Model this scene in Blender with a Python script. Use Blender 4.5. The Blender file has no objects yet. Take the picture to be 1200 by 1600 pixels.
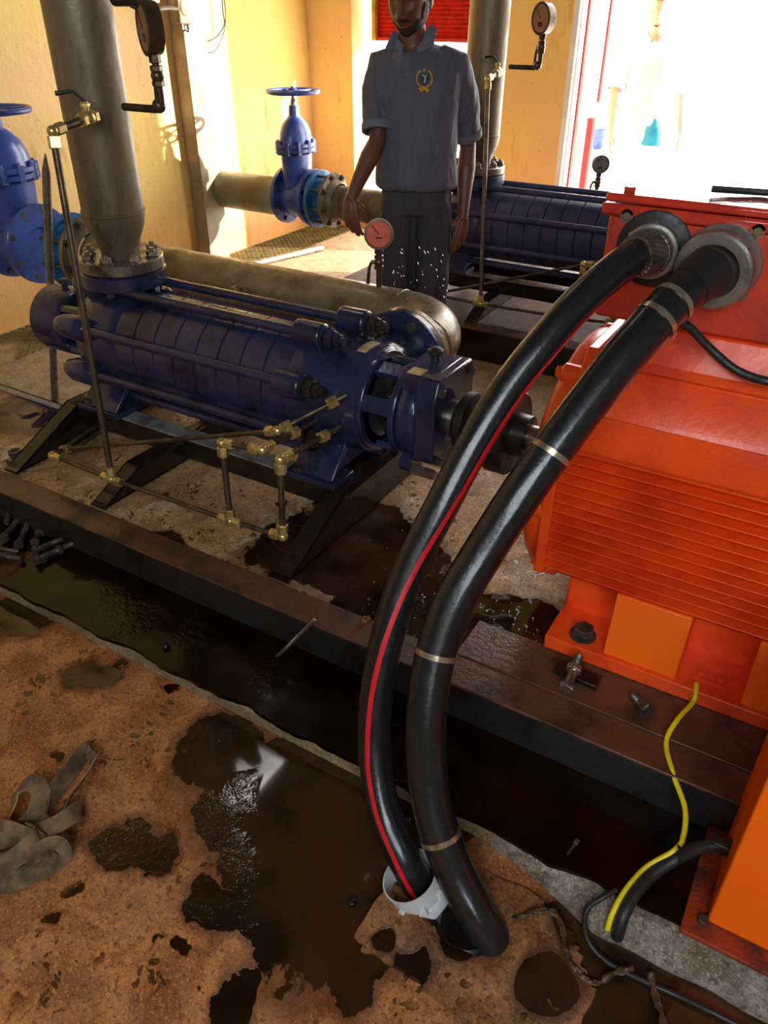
import bpy, bmesh, math, random
from mathutils import Vector, Matrix, noise
random.seed(7)
R = math.radians
S = bpy.context.scene
# ------------------------------------------------------------------ camera
FPX, PITCH, CAMH = 1202.0, R(33.4), 1.65
AX = math.atan2(2400, 1440)
FW = Vector((-math.cos(AX), math.sin(AX), 0)); RT = Vector((FW.y, -FW.x, 0)); UPZ = Vector((0, 0, 1))
CF = FW*math.cos(PITCH) - UPZ*math.sin(PITCH); CU = FW*math.sin(PITCH) + UPZ*math.cos(PITCH)
CP = Vector((0, 0, CAMH))
cam = bpy.data.objects.new('camera', bpy.data.cameras.new('camera')); S.collection.objects.link(cam)
cam.matrix_world = Matrix.Translation(CP) @ Matrix((RT, CU, -CF)).transposed().to_4x4()
cam.data.sensor_fit = 'VERTICAL'; cam.data.sensor_height = 24; cam.data.lens = 24*FPX/1600
cam.data.clip_start = .02; cam.data.clip_end = 200
S.camera = cam
def P(x, y, **k):
    """photo pixel to the point where its sight line meets a plane X=, Y= or Z= (metres)"""
    d = CF*FPX + RT*(x-600) - CU*(y-800)
    (a, v), = k.items(); i = 'XYZ'.index(a)
    return CP + d*((v-CP[i])/d[i])
def PD(x, y, dist):
    d = CF*FPX + RT*(x-600) - CU*(y-800)
    return CP + d*(dist/math.hypot(d.x, d.y))
# ------------------------------------------------------------------ world, sun, large lights, exposure
S.view_settings.view_transform = 'Standard'; S.view_settings.look = 'None'
S.view_settings.gamma = 1; S.view_settings.use_curve_mapping = False
S.view_settings.exposure = 0.25
W = bpy.data.worlds.new('world'); S.world = W; W.use_nodes = True
bg = W.node_tree.nodes['Background']; bg.inputs[0].default_value = (1.0, .98, .95, 1); bg.inputs[1].default_value = 5.0
def light(name, typ, loc, look, energy, color, **k):
    l = bpy.data.lights.new(name, typ); l.energy = energy; l.color = color
    for a, v in k.items(): setattr(l, a, v)
    o = bpy.data.objects.new(name, l); S.collection.objects.link(o); o.location = loc
    o.rotation_euler = (Vector(look)-Vector(loc)).to_track_quat('-Z', 'Y').to_euler(); return o
sd = Vector((-.88, -.42, -.30)).normalized()
light('sun', 'SUN', (3, 12, 9), Vector((3, 12, 9))+sd, 15, (1, .94, .82), angle=R(1.2))
# added fill lamp behind the camera, then daylight at the back door and window
light('fill_behind_camera', 'AREA', (.6, -2.3, 2.6), (-.8, 2, .2), 150, (.86, .94, 1), shape='RECTANGLE', size=3.2, size_y=2.2)
light('daylight_back_door', 'AREA', (-1.0, 5.85, 1.75), (-1.0, 0, .6), 52, (.93, .97, 1), shape='RECTANGLE', size=1.9, size_y=2.6)
light('daylight_back_window', 'AREA', (-3.2, 5.8, 1.2), (-3.6, 2, .5), 20, (1, .97, .92), shape='RECTANGLE', size=1.0, size_y=1.6)

# ------------------------------------------------------------------ materials
class NT:
    def __init__(s, name):
        s.m = bpy.data.materials.new(name); s.m.use_nodes = True; s.t = s.m.node_tree; s.b = s.t.nodes['Principled BSDF']
        s.tc = s.t.nodes.new('ShaderNodeTexCoord')
        s.geo = s.t.nodes.new('ShaderNodeNewGeometry')
    def pos(s): return s.geo.outputs['Position']
    def obj(s): return s.tc.outputs['Object']
    def n(s, typ, ins={}, **k):
        q = s.t.nodes.new(typ)
        for a, v in k.items(): setattr(q, a, v)
        for a, v in ins.items():
            if isinstance(v, bpy.types.NodeSocket): s.t.links.new(v, q.inputs[a])
            else: q.inputs[a].default_value = v
        return q
    def noise(s, vec, scale, detail=4, rough=.6, dist=0):
        return s.n('ShaderNodeTexNoise', {'Vector': vec, 'Scale': scale, 'Detail': detail, 'Roughness': rough, 'Distortion': dist}).outputs['Fac']
    def mapr(s, v, a, b, c=0., d=1., smooth=True):
        q = s.n('ShaderNodeMapRange', {'Value': v, 'From Min': a, 'From Max': b, 'To Min': c, 'To Max': d})
        if smooth: q.interpolation_type = 'SMOOTHSTEP'
        return q.outputs[0]
    def math(s, op, a, b=0.): return s.n('ShaderNodeMath', {0: a, 1: b}, operation=op).outputs[0]
    def mix(s, f, a, b):
        q = s.n('ShaderNodeMix', data_type='RGBA'); 
        for i, v in ((0, f), (6, a), (7, b)):
            if isinstance(v, bpy.types.NodeSocket): s.t.links.new(v, q.inputs[i])
            else: q.inputs[i].default_value = v if i == 0 else (v if len(v) == 4 else (*v, 1))
        return q.outputs[2]
    def scale(s, vec, sc): return s.n('ShaderNodeMapping', {'Vector': vec, 'Scale': sc}).outputs[0]
    def set(s, **k):
        nm = {'col': 'Base Color', 'rough': 'Roughness', 'metal': 'Metallic', 'spec': 'Specular IOR Level', 'coat': 'Coat Weight', 'normal': 'Normal', 'alpha': 'Alpha', 'trans': 'Transmission Weight'}
        for a, v in k.items():
            i = s.b.inputs[nm[a]]
            if isinstance(v, bpy.types.NodeSocket): s.t.links.new(v, i)
            else: i.default_value = (*v, 1) if a == 'col' else v
        return s
    def bump(s, h, strength=.3, dist=.01):
        s.set(normal=s.n('ShaderNodeBump', {'Height': h, 'Strength': strength, 'Distance': dist}).outputs[0]); return s
def srgb(r, g, b):
    f = lambda c: (c/255/12.92) if c/255 <= .04045 else ((c/255+.055)/1.055)**2.4
    return (f(r), f(g), f(b))
def paint(name, col, dark=None, rough=.35, metal=0., chip=None, chipamt=.3, scale=9, bump=.15, coat=0., streak=False):
    """paint or metal with soft grime, optional chips showing through, slight waviness"""
    s = NT(name); v = s.obj()
    dark = dark or tuple(c*.45 for c in col)
    g = s.noise(s.scale(v, (1, 1, .25)) if streak else v, scale, 5, .65)
    c = s.mix(s.mapr(g, .4, .72), col, dark)
    r = s.mapr(g, .3, .75, rough*.75, min(1, rough*1.6))
    if chip:
        cn = s.noise(v, scale*4.5, 6, .7, .4)
        cf = s.mapr(cn, .5+.5*(.5-chipamt*.5), .53+.5*(.5-chipamt*.5))
        c = s.mix(cf, c, chip)
    s.set(col=c, rough=r, metal=metal, coat=coat)
    if bump: s.bump(s.noise(v, scale*7, 3, .6), bump, .004)
    return s.m
M = {}
M['navy'] = paint('navy_paint', srgb(40, 44, 76), srgb(15, 17, 33), .22, coat=.35, chip=srgb(70, 70, 85), chipamt=.18, scale=7, bump=.25)
M['navy2'] = paint('navy_rear_paint', srgb(58, 60, 92), srgb(30, 32, 56), .4, scale=6, bump=.2)  # paler, rougher navy for the background pump
M['valveblue'] = paint('valve_blue_paint', srgb(60, 84, 160), srgb(30, 44, 100), .35, coat=.2, scale=8)
M['cyanblue'] = paint('flange_blue_paint', srgb(40, 110, 160), srgb(22, 60, 96), .4, chip=srgb(120, 110, 90), chipamt=.3)
M['galv'] = paint('weathered_galvanised_steel', srgb(128, 112, 88), srgb(80, 66, 50), .48, .35, scale=7, bump=.3, streak=True)
M['wetpipe'] = paint('wet_steel_pipe', srgb(140, 124, 98), srgb(96, 80, 58), .3, .35, scale=9, bump=.35)
M['steel'] = paint('bare_steel', srgb(150, 142, 128), srgb(80, 74, 64), .32, .8, scale=20)
M['rustysteel'] = paint('dull_bolt_steel', srgb(92, 88, 80), srgb(44, 36, 28), .42, .6, scale=24)
M['brass'] = paint('brass_fitting', srgb(222, 196, 130), srgb(150, 120, 70), .26, .75, scale=30)
M['tube'] = paint('brown_tube_steel', srgb(100, 84, 66), srgb(52, 42, 32), .32, .6, scale=12)
M['orange'] = paint('motor_orange_paint', srgb(248, 84, 24), srgb(214, 52, 14), .33, chip=srgb(50, 22, 12), chipamt=.12, scale=5, bump=.35, coat=.15)
M['orangeclean'] = paint('bright_orange_paint', srgb(255, 108, 4), srgb(250, 96, 2), .42, scale=4, bump=.05)
M['boxred'] = paint('terminal_box_paint', srgb(208, 66, 42), srgb(156, 44, 30), .34, chip=srgb(44, 16, 12), chipamt=.14, scale=6, bump=.4, coat=.2)
M['boxlid'] = paint('glossy_wet_lid_paint', srgb(206, 60, 40), srgb(160, 44, 30), .1, scale=6, bump=.25, coat=1.)
M['rustorange'] = paint('rusted_orange_steel', srgb(150, 54, 20), srgb(62, 22, 10), .55, scale=16, bump=.5)
M['blackplastic'] = paint('black_cable_sheath', srgb(30, 31, 32), srgb(18, 18, 19), .25, scale=14, bump=.12, coat=.3)
M['redstripe'] = paint('red_stripe', srgb(214, 28, 38), srgb(190, 22, 30), .35, bump=0)
M['blackrubber'] = paint('black_rubber', srgb(34, 34, 34), srgb(20, 20, 20), .45, scale=16)
M['couplingblack'] = paint('black_coupling_iron', srgb(50, 48, 44), srgb(28, 26, 24), .38, .4, scale=12)
M['blackframe'] = paint('wet_black_frame_steel', srgb(38, 32, 28), srgb(14, 11, 9), .22, .2, scale=7, bump=.4, coat=.35)
M['silverstrip'] = paint('worn_shiny_channel_top', srgb(168, 170, 168), srgb(90, 86, 80), .25, .4, chip=srgb(20, 16, 14), chipamt=.3, scale=14, bump=.5)
M['beamrust'] = paint('brown_rusty_beam', srgb(98, 64, 44), srgb(52, 32, 22), .4, .1, scale=9, bump=.6, coat=.15)
M['beamweb'] = paint('black_beam_web', srgb(44, 42, 40), srgb(12, 9, 7), .35, .1, scale=5, bump=.5, coat=.1)
M['whiteplastic'] = paint('grey_white_plastic', srgb(205, 206, 204), srgb(168, 168, 164), .38, scale=9, bump=.1)
M['greygland'] = paint('weathered_aluminium', srgb(150, 146, 138), srgb(96, 92, 86), .35, .6, scale=11, bump=.3)
M['yellow'] = paint('yellow_wire_sheath', srgb(240, 218, 20), srgb(222, 196, 10), .4, bump=0)
M['post'] = paint('beige_post_paint', srgb(150, 132, 106), srgb(126, 108, 84), .55, scale=4)
M['pipegreen'] = paint('stained_green_pipe', srgb(118, 128, 112), srgb(120, 96, 54), .5, scale=3, bump=.4)
M['gauge'] = paint('gauge_case_metal', srgb(92, 76, 56), srgb(50, 40, 30), .35, .6, scale=14)
M['gaugeface'] = paint('brown_gauge_face', srgb(176, 128, 88), srgb(130, 90, 60), .4, scale=5, bump=0)
M['gaugered'] = paint('red_orange_gauge_face', srgb(214, 84, 44), srgb(180, 60, 32), .35, scale=12, bump=.1)
M['dialmark'] = paint('dark_dial_mark', srgb(70, 30, 20), None, .5, bump=0)
M['tie'] = paint('metal_cable_tie', srgb(214, 200, 176), srgb(150, 120, 70), .22, .85, scale=24, bump=0)
M['label'] = paint('worn_cream_label', srgb(200, 176, 130), srgb(120, 80, 40), .4, chip=srgb(140, 60, 30), chipamt=.5, scale=20)
M['roof'] = paint('shade_dark_roof', srgb(58, 52, 46), srgb(36, 32, 28), .85)  # ceiling colour darkened to stand for an unlit roof in the puddles
M['rearwall'] = paint('pale_rear_wall_paint', srgb(120, 118, 112), srgb(90, 86, 80), .85)
M['doorred'] = paint('red_door_frame_paint', srgb(206, 50, 44), srgb(180, 38, 34), .5, bump=0)
M['white'] = paint('white_render', srgb(245, 245, 242), srgb(235, 232, 226), .6, bump=0)
M['shutter'] = paint('red_shutter_paint', srgb(214, 44, 30), srgb(170, 30, 24), .5, scale=12)
M['shutterframe'] = paint('yellow_frame_paint', srgb(226, 180, 40), None, .5)
M['grating'] = paint('yellowed_grating', srgb(120, 104, 54), srgb(80, 66, 32), .5, .2, scale=9)
M['screwdark'] = M['rustysteel']

def concrete(name, dry, dry2, wet, wetblobs=(), dryblobs=(), bias=0., dist=.22, spots=True, pale=None, wr=.045, sp=.5):
    """rust-stained concrete with puddles: wet where blobs say so, edges broken by noise"""
    s = NT(name); v = s.pos()
    warp = s.n('ShaderNodeTexNoise', {'Vector': v, 'Scale': 5., 'Detail': 5, 'Roughness': .6}).outputs['Color']
    wv = s.n('ShaderNodeVectorMath', {0: warp, 1: (.5, .5, .5)}, operation='SUBTRACT').outputs[0]
    wv = s.n('ShaderNodeVectorMath', {0: wv, 'Scale': dist}, operation='SCALE').outputs[0]
    q = s.n('ShaderNodeVectorMath', {0: v, 1: wv}, operation='ADD').outputs[0]
    def field(blobs):
        f = None
        for (x, y, r) in blobs:
            d = s.n('ShaderNodeVectorMath', {0: s.scale(q, (1, 1, 0)), 1: (x, y, 0)}, operation='DISTANCE').outputs['Value']
            e = s.mapr(d, 0, 2*r, 1, 0, False)      # .5 at radius r
            f = e if f is None else s.math('MAXIMUM', f, e)
        return f if f is not None else 0.
    g = s.noise(q, 2.2, 6, .62)
    f = s.math('ADD', s.math('MULTIPLY', g, .5), bias)
    if wetblobs: f = s.math('ADD', f, s.math('MULTIPLY', field(wetblobs), 1.0))
    if dryblobs: f = s.math('SUBTRACT', f, s.math('MULTIPLY', field(dryblobs), 1.0))
    wetf = s.mapr(f, .70, .735); damp = s.mapr(f, .44, .69, 0, .72)
    if spots:
        sp = s.n('ShaderNodeTexVoronoi', {'Vector': q, 'Scale': 9.}).outputs['Distance']
        sel = s.mapr(s.noise(v, 3.1, 2), .47, .58)
        sf = s.math('MULTIPLY', s.mapr(sp, .18, .23, 1, 0), sel)
        wetf = s.math('MAXIMUM', wetf, sf)
        sp2 = s.n('ShaderNodeTexVoronoi', {'Vector': q, 'Scale': 34.}).outputs['Distance']
        wetf = s.math('MAXIMUM', wetf, s.math('MULTIPLY', s.math('MULTIPLY', s.mapr(sp2, .28, .34, 1, 0), s.mapr(s.noise(v, 5.1, 2), .5, .6)), .8))
    fine = s.noise(v, 90, 6, .75); mid = s.noise(q, 11, 6, .7)
    c = s.mix(s.mapr(mid, .36, .64), dry, dry2)
    c = s.mix(s.mapr(fine, .3, .7, 0, .45), c, tuple(x*.38 for x in dry2))
    pit = s.noise(v, 85, 4, .65); c = s.mix(s.mapr(pit, .54, .62, 0, .7), c, tuple(x*.28 for x in dry2))
    c = s.mix(s.mapr(s.noise(v, 150, 3, .6), .56, .64, 0, .45), c, tuple(min(1, x*1.5) for x in dry))
    c = s.mix(damp, c, tuple(x*.35 for x in dry2))
    if pale: c = s.mix(s.mapr(s.noise(q, 4, 6, .7), .56, .66, 0, .8), c, pale)
    wm = s.mix(s.mapr(s.noise(q, 3.3, 3), .4, .65), wet, tuple(x*.3 for x in wet))
    c = s.mix(wetf, c, wm)
    rip = s.noise(s.scale(q, (1, 1, 1)), 42, 3, .5)
    ripsel = s.mapr(s.noise(v, 2.6, 2), .52, .62)
    h = s.math('ADD', s.math('MULTIPLY', s.math('MULTIPLY', fine, .9), s.math('SUBTRACT', 1., wetf)),
               s.math('MULTIPLY', s.math('MULTIPLY', rip, ripsel), .9))
    s.set(col=c, rough=s.mix(wetf, (.62, .62, .62), (wr, wr, wr)), spec=sp)
    s.bump(h, .55, .006)
    return s.m
def px(x, y, r, z=0.): p = P(x, y, Z=z); return (p.x, p.y, r)
M['floor'] = concrete('rust_stained_floor', srgb(216, 146, 84), srgb(158, 92, 46), srgb(62, 39, 18),
    [px(520, 1330, .17), px(420, 1240, .12), px(640, 1250, .13), px(470, 1430, .12), px(600, 1420, .1), px(350, 1170, .09), px(560, 1500, .06), px(360, 1560, .05), px(340, 1420, .055), px(880, 1530, .12), px(1020, 1560, .1), px(800, 1590, .05), px(190, 1320, .065), px(250, 1330, .05), px(1150, 1580, .12), px(950, 1590, .1), px(20, 960, .09), px(150, 1050, .05), px(480, 1210, .12)],
    [px(120, 1440, .1), px(200, 1560, .12), px(160, 1180, .09)], bias=.1)
M['plinth'] = concrete('wet_plinth_top', srgb(110, 66, 36), srgb(60, 34, 18), srgb(20, 10, 5),
    [px(600, 1100, .5, .06), px(300, 950, .4, .06), px(900, 1300, .4, .06), px(100, 860, .3, .06)], [px(20, 880, .04, .06), px(1050, 1500, .04, .06)], bias=.2, spots=False, wr=.16, sp=.22)
M['plinthedge'] = concrete('drip_stained_edge', srgb(196, 176, 136), srgb(150, 122, 84), srgb(30, 16, 8), bias=.34, dist=.1, spots=False)
M['infill'] = concrete('grout_infill', srgb(214, 168, 114), srgb(160, 114, 70), srgb(58, 34, 18),
    [px(520, 850, .2, .18), px(600, 1000, .2, .18), px(800, 1000, .16, .18), px(600, 860, .2, .18), px(250, 850, .05, .18), px(60, 640, .15, .18)],
    [px(330, 800, .1, .18), px(130, 740, .12, .18), px(220, 690, .08, .18), px(740, 800, .14, .18), px(800, 880, .1, .18), px(690, 740, .1, .18)], bias=.12, pale=srgb(205, 190, 160))
M['backfloor'] = concrete('pale_back_floor', srgb(196, 172, 136), srgb(160, 132, 96), srgb(92, 70, 44), bias=.1, spots=False)
M['kerbpaint'] = concrete('worn_white_painted_kerb', srgb(222, 214, 198), srgb(128, 102, 76), srgb(70, 46, 26), bias=.38, dist=.25, spots=False)
def wallmat():
    s = NT('yellow_stained_wall'); v = s.pos()
    n1 = s.noise(v, 1.3, 5, .6); n2 = s.noise(s.scale(v, (1, 1, .22)), 7, 6, .7); n3 = s.noise(v, 26, 5, .7)
    c = s.mix(s.mapr(n1, .4, .62), srgb(252, 216, 122), srgb(248, 204, 140))
    c = s.mix(s.mapr(n2, .56, .72, 0, .65), c, srgb(206, 140, 58))
    c = s.mix(s.mapr(n3, .66, .7, 0, .8), c, srgb(130, 84, 44))
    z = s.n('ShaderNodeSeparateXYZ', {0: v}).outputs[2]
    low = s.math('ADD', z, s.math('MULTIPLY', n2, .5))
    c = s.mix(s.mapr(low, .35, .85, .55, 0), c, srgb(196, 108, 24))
    s.set(col=c, rough=.7); s.bump(s.math('ADD', n3, n2), .5, .01); return s.m
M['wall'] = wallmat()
def webmat():
    s = NT('grey_brown_webbing'); v = s.tc.outputs['UV']
    n = s.noise(s.obj(), 16, 4)
    w = s.n('ShaderNodeTexWave', {'Vector': v, 'Scale': 5., 'Distortion': .6, 'Detail': 1.}, bands_direction='X').outputs['Fac']
    st = s.n('ShaderNodeTexWave', {'Vector': v, 'Scale': 1.1}, bands_direction='X').outputs['Fac']
    c = s.mix(s.mapr(n, .35, .65), srgb(158, 130, 94), srgb(92, 72, 50))
    c = s.mix(s.mapr(w, .55, .9, 0, .6), c, srgb(58, 44, 32))
    s.set(col=c, rough=.8); s.bump(w, .5, .002); return s.m
M['webbing'] = webmat()

# ------------------------------------------------------------------ mesh helpers
class MB:
    def __init__(s): s.v = []; s.f = []; s.uv = []
    def add(s, vs, fs):
        o = len(s.v); s.v += [Vector(v) for v in vs]; s.f += [tuple(i+o for i in f) for f in fs]; return s
    def box(s, c, d, rot=None):
        c = Vector(c); vs = []
        for x in (-.5, .5):
            for y in (-.5, .5):
                for z in (-.5, .5):
                    p = Vector((x*d[0], y*d[1], z*d[2])); vs.append(c + (rot @ p if rot else p))
        return s.add(vs, [(0, 1, 3, 2), (4, 6, 7, 5), (0, 4, 5, 1), (2, 3, 7, 6), (0, 2, 6, 4), (1, 5, 7, 3)])
    def bx(s, x0, x1, y0, y1, z0, z1): return s.box(((x0+x1)/2, (y0+y1)/2, (z0+z1)/2), (abs(x1-x0), abs(y1-y0), abs(z1-z0)))
    def lathe(s, org, axis, prof, n=28, start=0., arc=2*math.pi, cap=True):
        """prof: (t along the axis, radius)"""
        org = Vector(org); a = Vector(axis).normalized(); u = a.orthogonal().normalized()
        if abs(a.z) < .9: u = (UPZ - a*a.z).normalized()
        w = a.cross(u); vs = []; fs = []; full = abs(arc-2*math.pi) < 1e-6; m = n if full else n+1
        for t, r in prof:
            for i in range(m):
                th = start+arc*i/n; vs.append(org + a*t + (u*math.cos(th)+w*math.sin(th))*r)
        for k in range(len(prof)-1):
            for i in range(n):
                j = (i+1) % m; fs.append((k*m+i, k*m+j, (k+1)*m+j, (k+1)*m+i))
        if full and cap:
            if prof[0][1] > 1e-6: fs.append(tuple(range(m))[::-1])
            if prof[-1][1] > 1e-6: fs.append(tuple((len(prof)-1)*m+i for i in range(m)))
        return s.add(vs, fs)
    def cyl(s, p0, p1, r0, r1=None, n=20, bev=0):
        p0 = Vector(p0); p1 = Vector(p1); L = (p1-p0).length; r1 = r0 if r1 is None else r1
        pf = [(0, r0), (L, r1)] if not bev else [(0, r0-bev), (bev, r0), (L-bev, r1), (L, r1-bev)]
        return s.lathe(p0, p1-p0, pf, n)
    def hex(s, p0, p1, r): return s.cyl(p0, p1, r, n=6, bev=r*.12)
    def ringdisc(s, org, axis, ri, ro, t, n=36):
        pf = [(0, ri), (0, ro-.003), (.003, ro), (t-.003, ro), (t, ro-.003), (t, ri), (0, ri)]
        return s.lathe(org, axis, pf, n, cap=False)
    def tube(s, pts, r, n=12, cap=True, flat=1.):
        pts = [Vector(p) for p in pts]; N = len(pts); rs = r if isinstance(r, (list, tuple)) else [r]*N
        t = [(pts[min(i+1, N-1)]-pts[max(i-1, 0)]).normalized() for i in range(N)]
        u = t[0].orthogonal().normalized(); vs = []; fs = []
        for i in range(N):
            u = (u - t[i]*u.dot(t[i])).normalized(); w = t[i].cross(u)
            for k in range(n):
                th = 2*math.pi*k/n; vs.append(pts[i]+(u*math.cos(th)+w*math.sin(th)*flat)*rs[i])
        for i in range(N-1):
            for k in range(n): j = (k+1) % n; fs.append((i*n+k, i*n+j, (i+1)*n+j, (i+1)*n+k))
        if cap: fs.append(tuple(range(n))[::-1]); fs.append(tuple((N-1)*n+k for k in range(n)))
        return s.add(vs, fs)
    def torus(s, c, axis, Rr, r, n=40, m=10, sq=1.):
        c = Vector(c); a = Vector(axis).normalized(); u = a.orthogonal().normalized(); w = a.cross(u); vs = []; fs = []
        for i in range(n):
            d = u*math.cos(2*math.pi*i/n)+w*math.sin(2*math.pi*i/n)
            for k in range(m):
                th = 2*math.pi*k/m; vs.append(c + d*(Rr+r*math.cos(th)) + a*r*sq*math.sin(th))
        for i in range(n):
            for k in range(m): fs.append((i*m+k, ((i+1) % n)*m+k, ((i+1) % n)*m+(k+1) % m, i*m+(k+1) % m))
        return s.add(vs, fs)
    def sph(s, c, r, n=16, m=10, rot=None):
        c = Vector(c); r = (r, r, r) if isinstance(r, (int, float)) else r; vs = []; fs = []
        for i in range(m+1):
            ph = math.pi*i/m
            for k in range(n):
                th = 2*math.pi*k/n; p = Vector((r[0]*math.sin(ph)*math.cos(th), r[1]*math.sin(ph)*math.sin(th), r[2]*math.cos(ph)))
                vs.append(c+(rot @ p if rot else p))
        for i in range(m):
            for k in range(n): j = (k+1) % n; fs.append((i*n+k, (i+1)*n+k, (i+1)*n+j, i*n+j))
        return s.add(vs, fs)
    def prism(s, poly, vec):
        poly = [Vector(p) for p in poly]; vec = Vector(vec); n = len(poly)
        return s.add(poly+[p+vec for p in poly], [tuple(range(n))[::-1], tuple(range(n, 2*n))]+[(i, (i+1) % n, n+(i+1) % n, n+i) for i in range(n)])
    def build(s, name, mat, parent=None, bevel=0, smooth=38, fix=True):
        me = bpy.data.meshes.new(name); off = Vector((0, 0, 0)); q = parent
        while q is not None: off += Vector(q.location); q = q.parent
        me.from_pydata([v-off for v in s.v], [], s.f); 
        if s.uv:
            l = me.uv_layers.new(name='UVMap')
            for lp_ in me.loops: l.data[lp_.index].uv = s.uv[lp_.vertex_index]
        bm = bmesh.new(); bm.from_mesh(me)
        if not s.uv: bmesh.ops.remove_doubles(bm, verts=bm.verts, dist=1e-5)
        if fix: bmesh.ops.recalc_face_normals(bm, faces=bm.faces)
        bm.to_mesh(me); bm.free()
        me.polygons.foreach_set('use_smooth', [True]*len(me.polygons)); me.set_sharp_from_angle(angle=R(smooth))
        me.materials.append(M[mat] if isinstance(mat, str) else mat)
        o = bpy.data.objects.new(name, me); S.collection.objects.link(o); o.parent = parent
        if bevel:
            b = o.modifiers.new('bevel', 'BEVEL'); b.width = bevel; b.segments = 2; b.limit_method = 'ANGLE'; b.angle_limit = R(40)
        return o
def tag(o, label, cat, group=None, kind=None):
    o['label'] = label; o['category'] = cat
    if group: o['group'] = group
    if kind: o['kind'] = kind
    return o
def struct(o): o['kind'] = 'structure'; return o
def thing(name, loc, label, cat, group=None):
    o = bpy.data.objects.new(name, None); S.collection.objects.link(o); o.location = loc; o.empty_display_size = .1
    return tag(o, label, cat, group)
def copy_tree(o, parent=None, mats=None):
    c = o.copy(); S.collection.objects.link(c); c.parent = parent
    for ch in list(o.children): copy_tree(ch, c)
    return c
def spline(pts, seg=8):
    pts = [Vector(p) for p in pts]; out = []; n = len(pts)
    for i in range(n-1):
        a, b, c, d = pts[max(i-1, 0)], pts[i], pts[i+1], pts[min(i+2, n-1)]
        for k in range(seg):
            t = k/seg; out.append(.5*((2*b)+(c-a)*t+(2*a-5*b+4*c-d)*t*t+(3*b-a-3*c+d)*t**3))
    out.append(pts[-1]); return out
def bend(pts, r=.03, seg=5):
    """polyline with rounded corners"""
    pts = [Vector(p) for p in pts]; out = [pts[0]]
    for i in range(1, len(pts)-1):
        a, b, c = pts[i-1], pts[i], pts[i+1]; u = (a-b).normalized(); w = (c-b).normalized()
        rr = min(r, (a-b).length*.45, (c-b).length*.45); p0 = b+u*rr; p1 = b+w*rr
        for k in range(seg+1): t = k/seg; out.append(p0*(1-t)**2+b*2*t*(1-t)+p1*t*t)
    out.append(pts[-1]); return out

# ------------------------------------------------------------------ the setting
XW, YB, YR, XR, ZC = -4.22, 5.92, -2.5, 3.2, 4.2
struct(MB().bx(XW, XR, YR, YB, -.1, 0).build('floor', 'floor'))
struct(MB().bx(XW, -2.61, 2.03, YB, .0, .012).build('trim_1', 'backfloor'))   # pale slab towards the yellow wall
struct(MB().bx(-2.61, 1.5, 2.75, 3.7, .0, .012).build('trim_2', 'backfloor'))
struct(MB().bx(XW-.2, XW, YR, YB+.3, -.1, ZC).build('wall_left', 'wall'))
struct(MB().bx(XW, XR, YR-.2, YR, -.1, ZC).build('wall_rear', 'rearwall'))
struct(MB().bx(XR, XR+.2, YR, YB+.3, -.1, ZC).build('wall_right', 'rearwall'))
sx0, sx1, sy0, sy1 = -3.62, -3.2, 2.85, 3.6     # roof light opening that mirrors in the puddle
struct(MB().bx(XW-.2, sx0, YR-.2, YB+.3, ZC, ZC+.1).bx(sx1, XR+.2, YR-.2, YB+.3, ZC, ZC+.1).bx(sx0, sx1, YR-.2, sy0, ZC, ZC+.1).bx(sx0, sx1, sy1, YB+.3, ZC, ZC+.1).build('ceiling', 'roof'))
# back wall: pillar, window opening, wall piece, door opening
xp = P(557, 120, Y=YB).x; x2 = P(765, 200, Y=YB).x; x3 = -2.07; x4 = .1
struct(MB().bx(XW, xp, YB, YB+.3, -.1, ZC).bx(xp, x2, YB, YB+.3, 1.9, ZC).bx(xp, x2, YB, YB+.3, -.1, .1).bx(x2, x3, YB, YB+.3, -.1, ZC)
    .bx(x3, x4, YB, YB+.3, 3.2, ZC).bx(x4, XR, YB, YB+.3, -.1, ZC).build('wall_back', 'wall'))
struct(MB().bx(XW, xp, YB-.06, YB, 0, ZC).build('wall_pillar', 'wall'))
struct(MB().bx(-14, 12, YB+.3, 30, -.2, -.05).build('ground', 'white'))
# red ribbed shutter half rolled down in the window opening
d = thing('roller_shutter', (P(657, 30, Y=YB).x, YB+.1, 1.9), 'red ribbed metal shutter half lowered in the bright window behind the man', 'shutter')
m = MB(); xa = P(590, 30, Y=YB+.1).x; xb = P(738, 30, Y=YB+.1).x; zb = P(660, 60, Y=YB+.1).z
k = 0; z = zb
pf = []
while z < 2.2:
    pf.append((xa, YB+.1+(.012 if k % 2 else -.006), z)); k += 1; z += .014
n = len(pf); m.add(pf+[(xb, p[1], p[2]) for p in pf], [(i, i+1, n+i+1, n+i) for i in range(n-1)]); m.build('slat_curtain', 'shutter', d, smooth=20)
MB().bx(xa-.03, xa, YB+.06, YB+.14, zb-.02, 2.2).build('side_rail', 'shutterframe', d)
MB().bx(xa, xb, YB+.08, YB+.12, zb-.02, zb).build('bottom_bar', 'shutter', d)
# door frame of the bright doorway
m = MB(); m.bx(x3, x3+.04, YB, YB+.3, -.05, 3.2); struct(m.build('door_1', 'white'))
m = MB(); m.bx(x3+.075, x3+.09, YB+.05, YB+.1, -.05, 3.2); struct(m.build('trim_3', 'doorred'))
m = MB(); xx = P(912, 240, Y=YB+.3).x; m.bx(xx, xx+.045, YB+.28, YB+.34, -.05, P(938, 185, Y=YB+.3).z); struct(m.build('trim_4', 'doorred'))
m = MB(); m.bx(xx+.045, xx+.06, YB+.3, YB+.34, P(938, 160, Y=YB+.3).z, 3.2); struct(m.build('trim_5', 'doorred'))
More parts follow.
